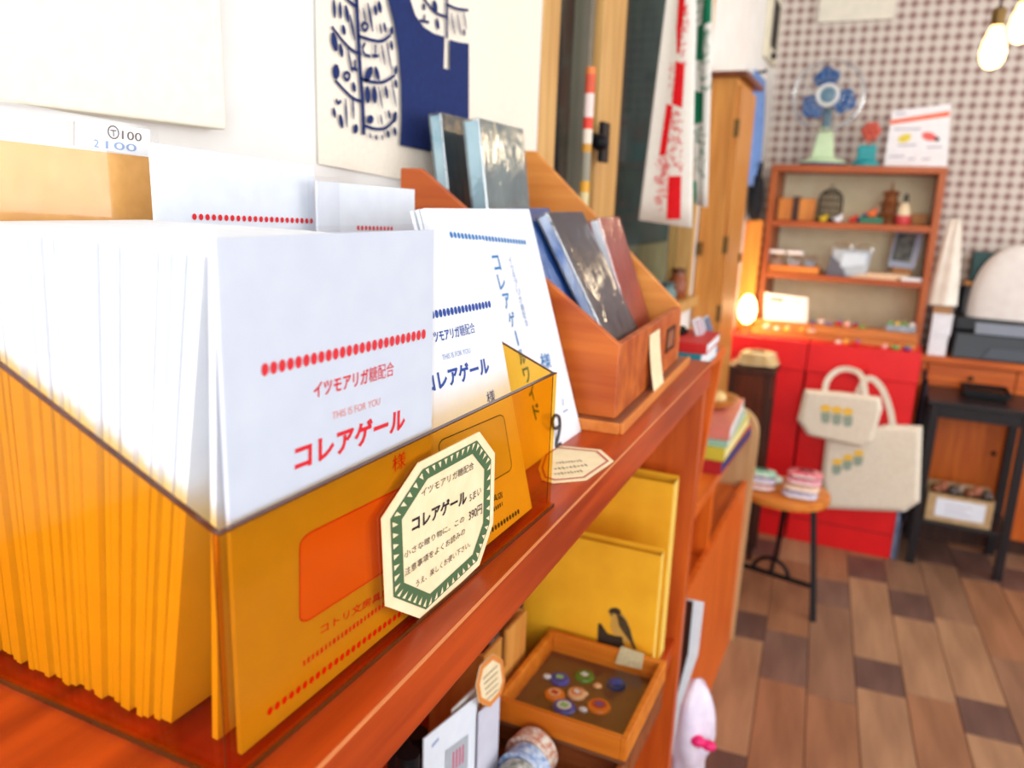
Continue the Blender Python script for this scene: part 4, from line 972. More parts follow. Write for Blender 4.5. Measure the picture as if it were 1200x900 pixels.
candy('pale green candy pack at the back of the stool', -0.27, 2.765, zz, (176, 214, 196), 'pale green'); candy('rose candy pack at the back right of the stool', -0.15, 2.785, zz, (226, 90, 110), 'rose', 0.1)

# dark pedestal with folded cream cloth
pd = thing('dark_pedestal', 'dark brown wooden pedestal stand between the low unit and the red boxes', 'stand', (-0.384, 2.95, 0))
px0, px1, py0, py1 = -0.468, -0.300, 2.872, 3.03
ob('top', MB().box(px0, px1, py0, py1, 0.715, 0.738), DARKWOOD, pd, bevel=0.002)
ob('apron', MB().box(px0 + 0.012, px1 - 0.012, py0 + 0.012, py1 - 0.012, 0.62, 0.7148), wood('mahogany', (96, 42, 22), (70, 28, 14), 'z', 0.4), pd)
for xx in (px0 + 0.008, px1 - 0.03):
    for yy in (py0 + 0.008, py1 - 0.03): ob('leg', MB().box(xx, xx + 0.022, yy, yy + 0.022, 0, 0.7148), DARKWOOD, pd, bevel=0.001)
ob('panel', MB().box(px0 + 0.03, px1 - 0.03, py0 + 0.016, py0 + 0.022, 0.1, 0.62), wood('mahogany', (96, 42, 22), (70, 28, 14), 'z', 0.4), pd)
for k in range(3):
    def fold(u, v, k=k):
        a = u * 2 * math.pi; q = math.sin(math.pi * (0.03 + 0.94 * v)) ** 0.35
        sx_ = math.copysign(abs(math.cos(a)) ** 0.5, math.cos(a)); sy_ = math.copysign(abs(math.sin(a)) ** 0.5, math.sin(a))
        return (-0.372 + sx_ * (0.072 - 0.006 * k) * q + 0.004 * math.sin(3 * a), 2.945 + sy_ * 0.06 * q, 0.7385 + 0.0165 * (k + v) + 0.002 * math.sin(4 * a + k))
    ob('folded_cloth', MB().sheet(fold, 28, 6), pm('cream folded cloth', (244, 224, 176), 0.85, (226, 196, 138), 60, 0.2), smooth=True, label='folded cream cloth, %s of the pile on the dark pedestal' % ['lowest', 'middle', 'topmost'][k], cat='cloth', group='cloths on the dark pedestal')

# ------------------------------------------------------------------ red boxes
RED = pm('bright red lacquer', (226, 16, 22), 0.45, (216, 10, 18), 12); REDL = pm('red lid', (232, 26, 30), 0.42, (224, 20, 26), 12)
def redbox(lab, x0, x1):
    rt = thing('red_box', lab, 'box', ((x0 + x1) / 2, 3.27, 0))
    ob('body', MB().box(x0 + 0.002, x1 - 0.002, 3.163, 3.385, 0, 0.692), RED, rt, bevel=0.002)
    ob('lid', MB().box(x0, x1, 3.16, 3.387, 0.694, 0.805), REDL, rt, bevel=0.002)
    ob('base_line', MB().box(x0 + 0.002, x1 - 0.002, 3.1615, 3.1628, 0.095, 0.099), pm('dark red groove', (150, 10, 16), 0.5), rt)
    return rt
redbox('tall bright red box at the left, beside the dark pedestal', -0.527, -0.222)
rb = redbox('tall bright red box behind the hanging tote bags', -0.218, 0.168)
hp = H(1010, 433, y=3.158)
ob('ribbon_knob', MB().bar(hp + Vector((-0.02, 0, 0)), hp + Vector((-0.02, -0.035, 0)), 0.006).tube(curve([hp + Vector((-0.045, -0.006, 0.012)), hp + Vector((-0.02, -0.012, -0.004)), hp + Vector((0.0, -0.012, 0.0)), hp + Vector((0.025, -0.006, 0.012))], 5), 0.007)
   .tube(curve([hp + Vector((-0.03, -0.006, -0.005)), hp + Vector((-0.005, -0.008, -0.03)), hp + Vector((0.02, -0.008, -0.012)), hp + Vector((0.024, -0.006, 0.01))], 5), 0.006), RED, rb, smooth=True)

# ------------------------------------------------------------------ tote bags hanging on the red box
CANVAS = pm('natural canvas', (232, 222, 204), 0.9, (222, 210, 190), 120, 0.15)
YEL = pm('flower yellow', (246, 196, 62), 0.8); POT = pm('pot grey green', (152, 166, 148), 0.8)
def tote(lab, yp, outline, handles, pots, hw):
    P = [H(a, b, y=yp) for a, b in outline]; c = sum(P, Vector()) / len(P)
    rt = thing('tote_bag', lab, 'tote bag', Vector((c.x, yp, min(p.z for p in P))))
    N = len(P); inn = [c + (p - c) * 0.9 + Vector((0, -0.012, 0)) for p in P]; bk = [p + Vector((0, 0.018, 0)) for p in P]
    mb = MB().add(inn + P + bk, [tuple(range(N))] + [(i, (i + 1) % N, N + (i + 1) % N, N + i) for i in range(N)] + [(N + i, N + (i + 1) % N, 2 * N + (i + 1) % N, 2 * N + i) for i in range(N)] + [tuple(2 * N + i for i in reversed(range(N)))])
    ob('body', mb, CANVAS, rt, bevel=0.003)
    for h in handles:
        Q = curve([H(a, b, y=yp + dy) for a, b, dy in h], 6); m2 = MB(); L = []
        for i, p in enumerate(Q):
            t = (Q[min(i + 1, len(Q) - 1)] - Q[max(i - 1, 0)]).normalized(); s2 = t.cross(Vector((0, 1, 0))).normalized() * hw
            L += [p + s2, p - s2]
        m2.add(L, [(2 * i, 2 * i + 1, 2 * i + 3, 2 * i + 2) for i in range(len(Q) - 1)])
        ob('handle', m2, CANVAS, rt, solid=0.003)
    my, mp_ = MB(), MB()
    for (cx, cy, w_, h_, tx) in pots:
        def q(a, b): return H(cx + a + b * tx, cy + b, y=yp - 0.0135)
        mp_.poly([q(-w_ / 2, 0), q(w_ / 2, 0), q(w_ / 2 * 0.95, h_ * 0.7), q(w_ * 0.3, h_), q(-w_ * 0.3, h_), q(-w_ / 2 * 0.95, h_ * 0.7)])
        my.poly([q(w_ * 0.58 * math.cos(t), -h_ * 0.35 + h_ * 0.33 * math.sin(t)) for t in [k * 0.628 for k in range(10)]])
    flat('pot_print', mp_, POT, rt); flat('flower_print', my, YEL, rt)
tote('large canvas tote bag with small flower pot print, hung lower', 3.125, [(968, 512), (1000, 505), (1040, 498), (1081, 500), (1078, 588), (1060, 600), (968, 596), (962, 560)],
     [[(998, 505, 0.0), (1003, 470, 0.002), (1012, 448, 0.0), (1022, 444, 0.0), (1034, 456, 0.0), (1043, 480, 0.0), (1047, 502, 0.0)]],
     [(981, 545, 11, 11, -0.1), (993.5, 540, 11, 11, -0.1), (1006, 535, 11, 11, -0.1)], 0.011)
tote('small canvas tote bag with three yellow flowers printed, hung in front', 3.085, [(943, 457), (985, 460), (1032, 466), (1034, 480), (1022, 518), (1010, 524), (946, 510), (934, 492)],
     [[(966, 461, 0.004), (970, 445, 0.02), (982, 434, 0.035), (997, 433, 0.035), (1010, 441, 0.02), (1015, 465, 0.004)]],
     [(967.5, 483, 11, 13, 0), (980.5, 485, 11, 13, 0), (993.5, 487, 11, 13, 0)], 0.010)

# ------------------------------------------------------------------ bookcase against the back wall
bc = thing('bookcase', 'brown wooden bookcase with open shelves against the patterned wall', 'bookcase', (-0.146, 3.55, 0))
X0, X1, Y0, Y1 = -0.458, 0.168, 3.40, 3.70
ob('side_panel', MB().box(X0, X0 + 0.024, Y0, Y1, 0, 1.445), wood('bookcase side', (182, 96, 38), (152, 70, 24), 'z', 0.45), bc, bevel=0.001)
ob('side_panel', MB().box(X1 - 0.024, X1, Y0, Y1, 0, 1.445), wood('bookcase side', (182, 96, 38), (152, 70, 24), 'z', 0.45), bc, bevel=0.001)
ob('top_board', MB().box(X0, X1, Y0, Y1, 1.445, 1.47), CASEWOOD, bc, bevel=0.001)
for z in (1.253, 1.043, 0.80, 0.4): ob('shelf', MB().box(X0 + 0.024, X1 - 0.024, Y0 + 0.004, Y1 - 0.01, z - 0.024, z), CASEWOOD, bc, bevel=0.001)
ob('back_panel', MB().box(X0 + 0.024, X1 - 0.024, Y1 - 0.01, Y1, 0, 1.445), CASEBACK, bc)

# top of the bookcase: fan, ornament, poster
ZT = 1.4703
fan = thing('desk_fan', 'vintage desk fan with blue blades and pale green stand on the bookcase', 'fan', (-0.285, 3.5, ZT))
PGREEN = pm('pale green enamel', (206, 230, 186), 0.35); FBLUE = pm('fan blue', (16, 84, 150), 0.35, (12, 70, 130), 20)
ob('base_rim', MB().lathe([(0.092, 0), (0.094, 0.003), (0.094, 0.010), (0.09, 0.012)], (-0.275, 3.52, ZT), 28), pm('dark blue rim', (24, 52, 110), 0.4), fan, smooth='auto')
ob('base', MB().lathe([(0.092, 0.0122), (0.086, 0.02), (0.05, 0.034), (0.0005, 0.04)], (-0.275, 3.52, ZT), 28), PGREEN, fan, smooth='auto')
ob('neck', MB().hexa([(-0.325, 3.495, ZT + 0.02), (-0.235, 3.495, ZT + 0.02), (-0.235, 3.545, ZT + 0.02), (-0.325, 3.545, ZT + 0.02)], [(-0.305, 3.50, ZT + 0.15), (-0.255, 3.50, ZT + 0.15), (-0.255, 3.54, ZT + 0.15), (-0.305, 3.54, ZT + 0.15)]), PGREEN, fan, bevel=0.006)
FC = Vector((-0.283, 3.455, 1.735))
ob('motor', MB().lathe([(0.02, 0.02), (0.045, 0.03), (0.05, 0.07), (0.04, 0.1), (0.01, 0.11)], FC, 20, 'y').bar(FC + Vector((0, 0.06, 0)), (-0.28, 3.52, ZT + 0.12), 0.018), pm('blue grey enamel', (96, 130, 150), 0.35), fan, smooth='auto')
for k in range(3):
    a0 = math.radians(100 + 120 * k)
    def bl_(u, v, a0=a0):
        r = 0.022 + 0.088 * u; wid = 0.60 + 0.55 * math.sin(math.pi * min(1, u * 0.85 + 0.1)); a = a0 + (v - 0.5) * wid * (1.35 - 0.25 * u)
        if u > 0.8: r -= (u - 0.8) * 0.06 * (abs(v - 0.5) * 2) ** 2 * 2
        return FC + Vector((r * math.cos(a), 0.012 * (v - 0.5), r * math.sin(a)))
    ob('blade', MB().sheet(bl_, 10, 8), FBLUE, fan, smooth=True, solid=0.002)
ob('hub', MB().lathe([(0.042, -0.006), (0.044, -0.014), (0.036, -0.020), (0.030, -0.014), (0.030, -0.006)], FC, 24, 'y'), pm('white hub ring', (232, 236, 236), 0.3), fan, smooth='auto')
ob('hub_cap', MB().lathe([(0.029, -0.004), (0.029, -0.013), (0.02, -0.016), (0.0005, -0.017)], FC, 20, 'y'), pm('blue grey enamel', (96, 130, 150), 0.35), fan, smooth='auto')
cage = MB()
for r, dy in ((0.130, 0.0), (0.132, 0.012), (0.118, -0.03), (0.09, -0.04), (0.06, -0.044)):
    cage.tube([FC + Vector((r * math.cos(t * math.pi / 24), dy, r * math.sin(t * math.pi / 24))) for t in range(48)], 0.0032 if dy >= 0 else 0.0009, 6, closed=True)
for k in range(20):
    a = 2 * math.pi * k / 20; d = Vector((math.cos(a), 0, math.sin(a)))
    cage.tube([FC + d * r + Vector((0, dy, 0)) for r, dy in ((0.045, -0.044), (0.09, -0.04), (0.118, -0.03), (0.13, 0))], 0.0009, 4)
ob('cage', cage, CHROME, fan, smooth=True)
orn = thing('desk_ornament', 'small teal ornament with red flower top between the fan and the poster', 'ornament', (-0.118, 3.5, ZT))
OT = pm('teal enamel', (20, 150, 156), 0.4)
ob('base', MB().lathe([(0.05, 0), (0.052, 0.008), (0.048, 0.02), (0.02, 0.026)], (-0.118, 3.5, ZT), 20), OT, orn, smooth='auto')
ob('body', MB().box(-0.152, -0.084, 3.475, 3.525, ZT + 0.02, ZT + 0.082), OT, orn, bevel=0.008)
ob('stem', MB().bar((-0.118, 3.5, ZT + 0.08), (-0.116, 3.5, ZT + 0.125), 0.005), pm('brick red enamel', (196, 84, 66), 0.5), orn)
fl = MB()
for k in range(6):
    a = k * 1.047; fl.ball((-0.112 + 0.022 * math.cos(a), 3.5, ZT + 0.135 + 0.022 * math.sin(a)), 0.016, 0.008, 0.016, 10, 6)
ob('flower', fl.ball((-0.112, 3.494, ZT + 0.135), 0.012, 0.008, 0.012, 10, 6), pm('brick red enamel', (196, 84, 66), 0.5), orn, smooth=True)
yp = 3.52
Pp = [H(1036, 193, y=yp), H(1110, 193, y=yp), H(1115, 121, y=yp), H(1046, 130, y=yp)]
dz = ZT - min(Pp[0].z, Pp[1].z)
Pp[0].z = ZT; Pp[1].z = ZT
po = thing('poster_stand', 'white poster with orange stripe and two small pictures on the bookcase', 'poster', ((Pp[0] + Pp[1]) / 2))
ob('sheet', MB().slab(Pp, (0, 0.004, 0)), pm('poster white', (240, 238, 242), 0.5), po)
ob('easel_back', MB().slab([Pp[0] + Vector((0.06, 0.004, 0)), Pp[0] + Vector((0.1, 0.004, 0)), Pp[0] + Vector((0.1, 0.004, 0.12)), Pp[0] + Vector((0.06, 0.004, 0.12))], (0, 0.003, 0)), KRAFT, po)
pq = lambda a, b: H(a, b, y=yp - 0.0008)
mb = MB().poly([pq(1042, 146), pq(1113, 136), pq(1113, 130), pq(1043, 141)]); flat('orange_stripe', mb, pm('poster orange', (238, 112, 74), 0.6), po)
mb = MB(); disc(mb, pq(1060, 162), pq(1068, 160) - pq(1060, 162), pq(1060, 157) - pq(1060, 162)); flat('yellow_picture', mb, pm('poster yellow', (226, 206, 70), 0.6), po)
mb = MB(); disc(mb, pq(1089, 160), pq(1098, 162) - pq(1089, 160), pq(1090, 155) - pq(1089, 160)); flat('red_picture', mb, pm('poster red', (232, 104, 100), 0.6), po)
mb = MB(); disc(mb, pq(1098, 163), pq(1101, 163) - pq(1098, 163), pq(1098, 160) - pq(1098, 163)); flat('black_picture', mb, INKBLACK, po)
mb = MB()
for yy_, xa, xb_ in ((133, 1050, 1062), (151, 1048, 1080), (170, 1052, 1074), (172, 1086, 1104), (183, 1042, 1060), (186, 1064, 1072), (186, 1080, 1090)):
    stroke(mb, [pq(xa, yy_ + 0.5), pq(xb_, yy_)], 0.006, (0, -1, 0))
flat('small_print', mb, pm('poster grey', (176, 172, 190), 0.6), po)

# ------------------------------------------------------------------ upper shelf of the bookcase
Z1 = 1.2533; YS = 3.47
wb_ = thing('wooden_casket', 'small orange wooden casket with dark strap on the upper bookcase shelf', 'box', (-0.362, YS + 0.04, Z1))
xa, xb_ = H(912, 240, y=YS).x, H(955, 240, y=YS).x
ob('body', MB().box(xa, xb_, YS, YS + 0.09, Z1, Z1 + 0.088), wood('casket wood', (226, 146, 62), (204, 120, 44), 'z', 0.45), wb_, bevel=0.003)
ob('strap', MB().box((xa + xb_) / 2 - 0.014, (xa + xb_) / 2 + 0.012, YS - 0.003, YS + 0.093, Z1 + 0.0005, Z1 + 0.095), DARKWOOD, wb_, bevel=0.001)
ob('end_cap', MB().box(xa - 0.018, xa, YS + 0.004, YS + 0.088, Z1, Z1 + 0.086), DARKWOOD, wb_, bevel=0.001)
cx = H(972, 240, y=YS).x; CC = Vector((cx, YS + 0.05, Z1))
cg = thing('bird_cage', 'small dark wire bird cage with domed top on the bookcase shelf', 'bird cage', CC)
ob('tray', MB().lathe([(0.049, 0), (0.05, 0.012), (0.046, 0.014), (0.001, 0.014)], CC, 24), BLACKMETAL, cg, smooth='auto')
cgm = MB()
for k in range(16):
    a = 2 * math.pi * k / 16; d = Vector((math.cos(a), math.sin(a), 0))
    cgm.tube([CC + d * 0.046 + Vector((0, 0, 0.012)), CC + d * 0.046 + Vector((0, 0, 0.085))] + [CC + d * 0.046 * math.cos(t) + Vector((0, 0, 0.085 + 0.045 * math.sin(t))) for t in (0.4, 0.8, 1.2, 1.5)], 0.0016, 5)
for z in (0.03, 0.055, 0.085, 0.11): 
    r = 0.046 if z <= 0.085 else 0.046 * math.cos(math.asin((z - 0.085) / 0.045))
    cgm.tube([CC + Vector((r * math.cos(t * 0.2618), r * math.sin(t * 0.2618), z)) for t in range(24)], 0.002, 5, closed=True)
ob('wires', cgm, BLACKMETAL, cg)
ob('hanger', MB().tube([CC + Vector((0.008 * math.cos(t * 0.5), 0, 0.138 + 0.008 * math.sin(t * 0.5))) for t in range(13)], 0.0014, 5), BLACKMETAL, cg)
def bird(lab, px, y, z, s, c, cbeak, rz=0.0):
    x = H(px, 245, y=y).x
    rt = thing('bird_figure', lab, 'figurine', (x, y, z), rz, 'bird figures on the bookcase')
    ob('body', MB().ball((0, 0, 0.9 * s), 1.25 * s, 0.85 * s, 0.9 * s).ball((0.9 * s, 0, 1.9 * s), 0.62 * s), c, rt, smooth=True, local=True)
    ob('beak', MB().bar((1.45 * s, 0, 1.9 * s), (2.0 * s, 0, 1.85 * s), 0.18 * s, 6, 0.02 * s), cbeak, rt, local=True)
    ob('tail', MB().slab([(-1.0 * s, -0.3 * s, 1.0 * s), (-2.0 * s, -0.2 * s, 1.5 * s), (-2.0 * s, 0.2 * s, 1.5 * s), (-1.0 * s, 0.3 * s, 1.0 * s)], (0, 0, 0.14 * s)), c, rt, local=True)
YELF = pm('figurine yellow', (226, 194, 40), 0.4); WHF = pm('figurine white', (238, 240, 246), 0.4); REDF = pm('figurine red', (222, 60, 34), 0.4); BLF = pm('figurine blue', (70, 120, 176), 0.4); ORF = pm('figurine orange', (240, 110, 48), 0.4)
bird('yellow bird figurine before the wire cage', 966, 3.43, Z1, 0.012, YELF, ORF, 0.5)
bird('white bird figurine right of the wire cage', 983, 3.43, Z1, 0.013, WHF, ORF, 0.2)
bird('round red bird figurine in the middle of the upper shelf', 1001, 3.45, Z1, 0.013, REDF, YELF, 0.4)
bird('blue bird figurine behind the red bird', 1010, 3.53, Z1, 0.015, BLF, ORF, 0.2)
gx = H(1022, 250, y=3.45).x
gb = ob('green_block', MB().box(gx - 0.042, gx + 0.042, 3.43, 3.48, Z1, Z1 + 0.024), pm('green painted wood', (44, 120, 92), 0.5), bevel=0.003, label='small green block carrying an orange bird figurine', cat='block')
bird('orange bird figurine with white belly on the green block', 1022, 3.455, Z1 + 0.0243, 0.014, ORF, WHF, 0.1)
pgx = H(1043, 240, y=3.5).x
pg = thing('pagoda_figure', 'brown carved pagoda ornament on the upper bookcase shelf', 'ornament', (pgx, 3.51, Z1))
PGB = pm('carved brown wood', (150, 90, 44), 0.6, (112, 60, 28), 80, 0.3)
for k, (r, z) in enumerate(((0.030, 0.0), (0.028, 0.045), (0.024, 0.085))):
    ob('tier', MB().lathe([(r, z), (r, z + 0.028), (r * 1.45, z + 0.03), (r * 0.9, z + 0.044)], (pgx, 3.51, Z1), 8), PGB, pg)
ob('finial', MB().bar((pgx, 3.51, Z1 + 0.128), (pgx, 3.51, Z1 + 0.165), 0.006, 8, 0.001), PGB, pg)
dx_ = H(1061, 240, y=3.46).x
dl = thing('doll_bottle', 'cream bottle doll with red base and dark stopper on the upper shelf', 'figurine', (dx_, 3.47, Z1))
ob('body', MB().lathe([(0.026, 0), (0.029, 0.006), (0.029, 0.03), (0.027, 0.036)], (dx_, 3.47, Z1), 20), pm('figurine rose', (214, 70, 74), 0.4), dl, smooth='auto')
ob('shoulder', MB().lathe([(0.027, 0.0362), (0.022, 0.065), (0.012, 0.08), (0.01, 0.085)], (dx_, 3.47, Z1), 20), pm('figurine cream', (244, 226, 190), 0.4), dl, smooth='auto')
ob('stopper', MB().lathe([(0.009, 0.0852), (0.008, 0.115), (0.002, 0.118)], (dx_, 3.47, Z1), 14), pm('dark green stopper', (40, 56, 48), 0.4), dl, smooth='auto')
ob('wooden_block', MB().box(0.055, 0.135, 3.60, 3.66, Z1, Z1 + 0.045), CABWOOD, bevel=0.002, label='plain wooden block at the right end of the upper shelf', cat='block')

# ------------------------------------------------------------------ middle shelf
Z2 = 1.0433
ob('flat_case', MB().box(-0.43, -0.235, 3.42, 3.52, Z2, Z2 + 0.028), wood('flat case wood', (226, 138, 56), (204, 110, 40), 'x', 0.45), bevel=0.002, label='flat orange wooden case on the middle shelf', cat='case')
GB = clear('thin glass', (0.9, 0.94, 0.95), 0.16, 0.05)
for k, (x, w_, nm) in enumerate(((-0.405, 0.058, 'left'), (-0.335, 0.058, 'middle'), (-0.275, 0.05, 'right'))):
    rt = thing('glass_case', '%s small glass case with white lid on the flat wooden case' % nm, 'glass case', (x, 3.47, Z2 + 0.0283), 0, 'glass cases on the middle shelf')
    z = Z2 + 0.0283
    ob('glass_body', MB().box(x - w_ / 2, x + w_ / 2, 3.445, 3.495, z, z + 0.045), GB, rt)
    if k < 2: ob('lid', MB().box(x - w_ / 2 - 0.002, x + w_ / 2 + 0.002, 3.443, 3.497, z + 0.0455, z + 0.06), WHF, rt, bevel=0.003)
    ob('content', MB().box(x - w_ * 0.35, x + w_ * 0.35, 3.452, 3.488, z + 0.001, z + 0.022), pm('case content %d' % k, ((196, 170, 160), (200, 196, 200), (168, 190, 206))[k], 0.6), rt)
xa, xb_ = H(972, 300, y=3.43).x, H(1018, 300, y=3.43).x
rt = thing('picture_case', 'silver open case with blue and white prints on the middle shelf', 'case', ((xa + xb_) / 2, 3.47, Z2))
ob('case_body', MB().slab([(xa, 3.43, Z2), (xb_, 3.43, Z2), (xb_ + 0.01, 3.45, Z2 + 0.105), (xa + 0.012, 3.45, Z2 + 0.105)], (0, 0.02, 0)), pm('silver grey', (176, 186, 196), 0.4), rt, bevel=0.003)
ob('dark_corner', MB().slab([(xa - 0.004, 3.426, Z2), (xa + 0.07, 3.426, Z2), (xa + 0.05, 3.436, Z2 + 0.045), (xa + 0.004, 3.44, Z2 + 0.08)], (0, 0.004, 0)), pm('slate dark', (92, 92, 104), 0.5), rt)
ob('print', MB().slab([(xa + 0.045, 3.432, Z2 + 0.035), (xb_ - 0.01, 3.434, Z2 + 0.05), (xb_ - 0.005, 3.442, Z2 + 0.092), (xa + 0.05, 3.442, Z2 + 0.092)], (0, 0.003, 0)), pm('pale blue print', (206, 222, 236), 0.5), rt)
ob('wire_handle', MB().tube(curve([(xa + 0.01, 3.46, Z2 + 0.10), (xa + 0.02, 3.46, Z2 + 0.128), (xa + 0.07, 3.46, Z2 + 0.128), (xa + 0.08, 3.46, Z2 + 0.105), (xb_ - 0.03, 3.46, Z2 + 0.125), (xb_ + 0.005, 3.46, Z2 + 0.12), (xb_ + 0.01, 3.46, Z2 + 0.1)], 5), 0.0018, 6), CHROME, rt)
for k in range(3):
    ob('paper_sheet', MB().box(-0.115 + 0.03 * k, 0.055 + 0.02 * k, 3.412 + 0.005 * k, 3.52, Z2 + 0.007 * k, Z2 + 0.0066 + 0.007 * k), pm('peach paper', (238, 208, 176), 0.8, (226, 190, 156), 40), bevel=0.001, label='peach paper pad, %s of the pile on the middle shelf' % ['lowest', 'middle', 'topmost'][k], cat='paper pad', group='paper pads on the middle shelf')
ob('book_block', MB().box(0.068, 0.14, 3.41, 3.5, Z2, Z2 + 0.012), PAGES, bevel=0.001, label='white notepad at the right end of the middle shelf', cat='notepad')
fr = thing('photo_frame', 'pale blue framed dark photo leaning at the right of the middle shelf', 'picture frame', (0.09, 3.56, Z2 + 0.0215))
fp = [H(1040, 312, y=3.53), H(1072, 316, y=3.53), H(1085, 268, y=3.53), H(1052, 266, y=3.53)]
dz = Z2 + 0.0006 - min(p.z for p in fp); 
for p in fp: p.y = 3.54 + (p.z - fp[0].z) * 0.25
c = sum(fp, Vector()) / 4; nf = (fp[1] - fp[0]).cross(fp[3] - fp[0]).normalized(); nf = nf if nf.y < 0 else -nf
ob('frame', MB().slab(fp, nf * -0.008), pm('pale blue frame', (176, 192, 220), 0.4), fr, bevel=0.001)
ob('photo', MB().slab([c + (p - c) * 0.7 + nf * 0.0005 + (fp[0] - fp[1]) * 0.08 for p in fp], nf * 0.0008), pm('dark photo', (58, 66, 72), 0.5, (120, 124, 116), 30), fr)
ob('foot', MB().box(fp[0].x + 0.02, fp[1].x - 0.01, fp[0].y + 0.008, 3.62, Z2, min(fp[0].z, fp[1].z) + 0.01), CABWOOD, fr)

# ------------------------------------------------------------------ ledge of small goods on the red boxes
ZL = 0.8053
lg = thing('goods_ledge', 'stepped wooden ledge of trinkets on the red boxes below the bookcase shelves', 'ledge', (-0.16, 3.33, ZL))
ob('step', MB().box(-0.45, 0.15, 3.31, 3.385, ZL, ZL + 0.05), wood('ledge wood', (206, 130, 62), (184, 104, 44), 'x', 0.45), lg, bevel=0.001)
ob('step', MB().box(-0.45, 0.15, 3.24, 3.3095, ZL, ZL + 0.02), wood('ledge wood', (206, 130, 62), (184, 104, 44), 'x', 0.45), lg, bevel=0.001)
sg = thing('sign_card', 'white sign card with pale red heading on the ledge under the bookcase', 'sign', (-0.38, 3.35, ZL + 0.0503))
A_ = [H(894, 383, y=3.33), H(945, 385, y=3.33), H(947, 349, y=3.33), H(896, 343, y=3.33)]
for p in A_[:2]: p.z = ZL + 0.0503
ob('card', MB().slab(A_, (0, 0.003, 0)), PAPER, sg)
mb = MB(); q0, q1 = H(902, 350, y=3.329), H(918, 352, y=3.329); stroke(mb, [q0, q1], 0.02, (0, -1, 0)); flat('heading', mb, pm('faded red print', (206, 138, 140), 0.7), sg)
mb = MB(); stroke(mb, [H(922, 352, y=3.329), H(938, 354, y=3.329)], 0.01, (0, -1, 0)); flat('heading', mb, INKPBLUE, sg)
rr = random.Random(31)
TC = [('white', (240, 228, 220)), ('orange', (240, 150, 60)), ('red', (214, 40, 50)), ('purple', (104, 66, 150)), ('pink', (236, 170, 170)), ('yellow', (240, 206, 90)), ('blue', (70, 110, 180)), ('green', (110, 170, 90)), ('peach', (244, 190, 150))]
def trinket(x, y, z, k, where):
    nm, c = TC[k % len(TC)]
    rt = thing('trinket', '%s trinket %s' % (nm, where), 'trinket', (x, y, z), rr.uniform(-.6, .6), 'trinkets on the wooden ledge')
    s = rr.uniform(0.009, 0.013); mt = pm('trinket ' + nm, c, 0.4)
    ob('body', MB().ball((0, 0, s * 0.7), s * 1.3, s, s * 0.7, 12, 6), mt, rt, smooth=True, local=True)
    ob('top', MB().ball((s * 0.3, 0, s * 1.5), s * 0.55, s * 0.5, s * 0.45, 10, 6), pm('trinket ' + TC[(k + 4) % 9][0], TC[(k + 4) % 9][1], 0.4), rt, smooth=True, local=True)
for i, px in enumerate((953, 962, 972, 983, 993, 1003, 1012)): trinket(H(px, 375, y=3.335).x, 3.335 + 0.01 * (i % 2), ZL + 0.0503, [3, 0, 6, 2, 4, 2, 7][i], '%s in the back row right of the white sign' % ['first', 'second', 'third', 'fourth', 'fifth', 'sixth', 'seventh'][i])
for i, px in enumerate((897, 909, 921, 938, 950)): trinket(H(px, 393, y=3.265).x, 3.265, ZL + 0.0203, [4, 0, 5, 1, 8][i], '%s in the front row below the white sign' % ['first', 'second', 'third', 'fourth', 'fifth'][i])
for i, px in enumerate((982, 990, 1004, 1037, 1050, 1064)): trinket(H(px, 402, y=3.2).x, 3.2, ZL, [0, 1, 2, 4, 7, 3][i], '%s along the front edge of the red box' % ['first', 'second', 'third', 'fourth', 'fifth', 'last'][i])
gt = thing('glass_tray', 'silver tray of small goods at the right end of the ledge', 'tray', (0.09, 3.345, ZL + 0.0503))
ob('tray_body', MB().box(0.038, 0.142, 3.318, 3.375, ZL + 0.0503, ZL + 0.075), pm('silver tray', (170, 176, 184), 0.3, (120, 128, 140), 90, metal=0.5), gt, bevel=0.003)
for k in range(4): ob('contents', MB().ball((0.052 + 0.025 * k, 3.34, ZL + 0.079), 0.011, 0.011, 0.008, 10, 6), pm('trinket ' + TC[[7, 5, 7, 0][k]][0], TC[[7, 5, 7, 0][k]][1], 0.4), gt, smooth=True)

# glowing table lamp in front of an orange board, left of the bookcase
brd = ob('orange_board', MB().box(-0.528, -0.464, 3.345, 3.385, ZL, 1.25), wood('orange board', (236, 150, 56), (220, 130, 42), 'z', 0.5), bevel=0.002, label='upright orange wooden board behind the glowing lamp left of the bookcase', cat='board')
lp = H(876, 362, y=3.24)
lmp = thing('table_lamp', 'small glowing table lamp on the red box left of the bookcase', 'lamp', (lp.x, 3.24, ZL))
ob('base', MB().lathe([(0.03, 0), (0.03, 0.006), (0.012, 0.012), (0.008, 0.04)], (lp.x, 3.24, ZL), 18), pm('old brass', (120, 92, 50), 0.4, metal=0.7), lmp, smooth='auto')
ob('glass_shade', MB().lathe([(0.012, 0.04), (0.030, 0.06), (0.036, 0.09), (0.030, 0.125), (0.016, 0.15), (0.001, 0.155)], (lp.x, 3.24, ZL), 20), pm('lit lamp glass', (255, 206, 130), 0.4, emit=16.0), lmp, smooth=True)
ld = bpy.data.lights.new('lamp_glow', 'POINT'); ld.energy = 2.6; ld.color = (1.0, 0.66, 0.32); ld.shadow_soft_size = 0.03
lo = bpy.data.objects.new('lamp_glow', ld); COL.objects.link(lo); lo.parent = lmp; lo.location = (0.035, -0.06, 0.11)

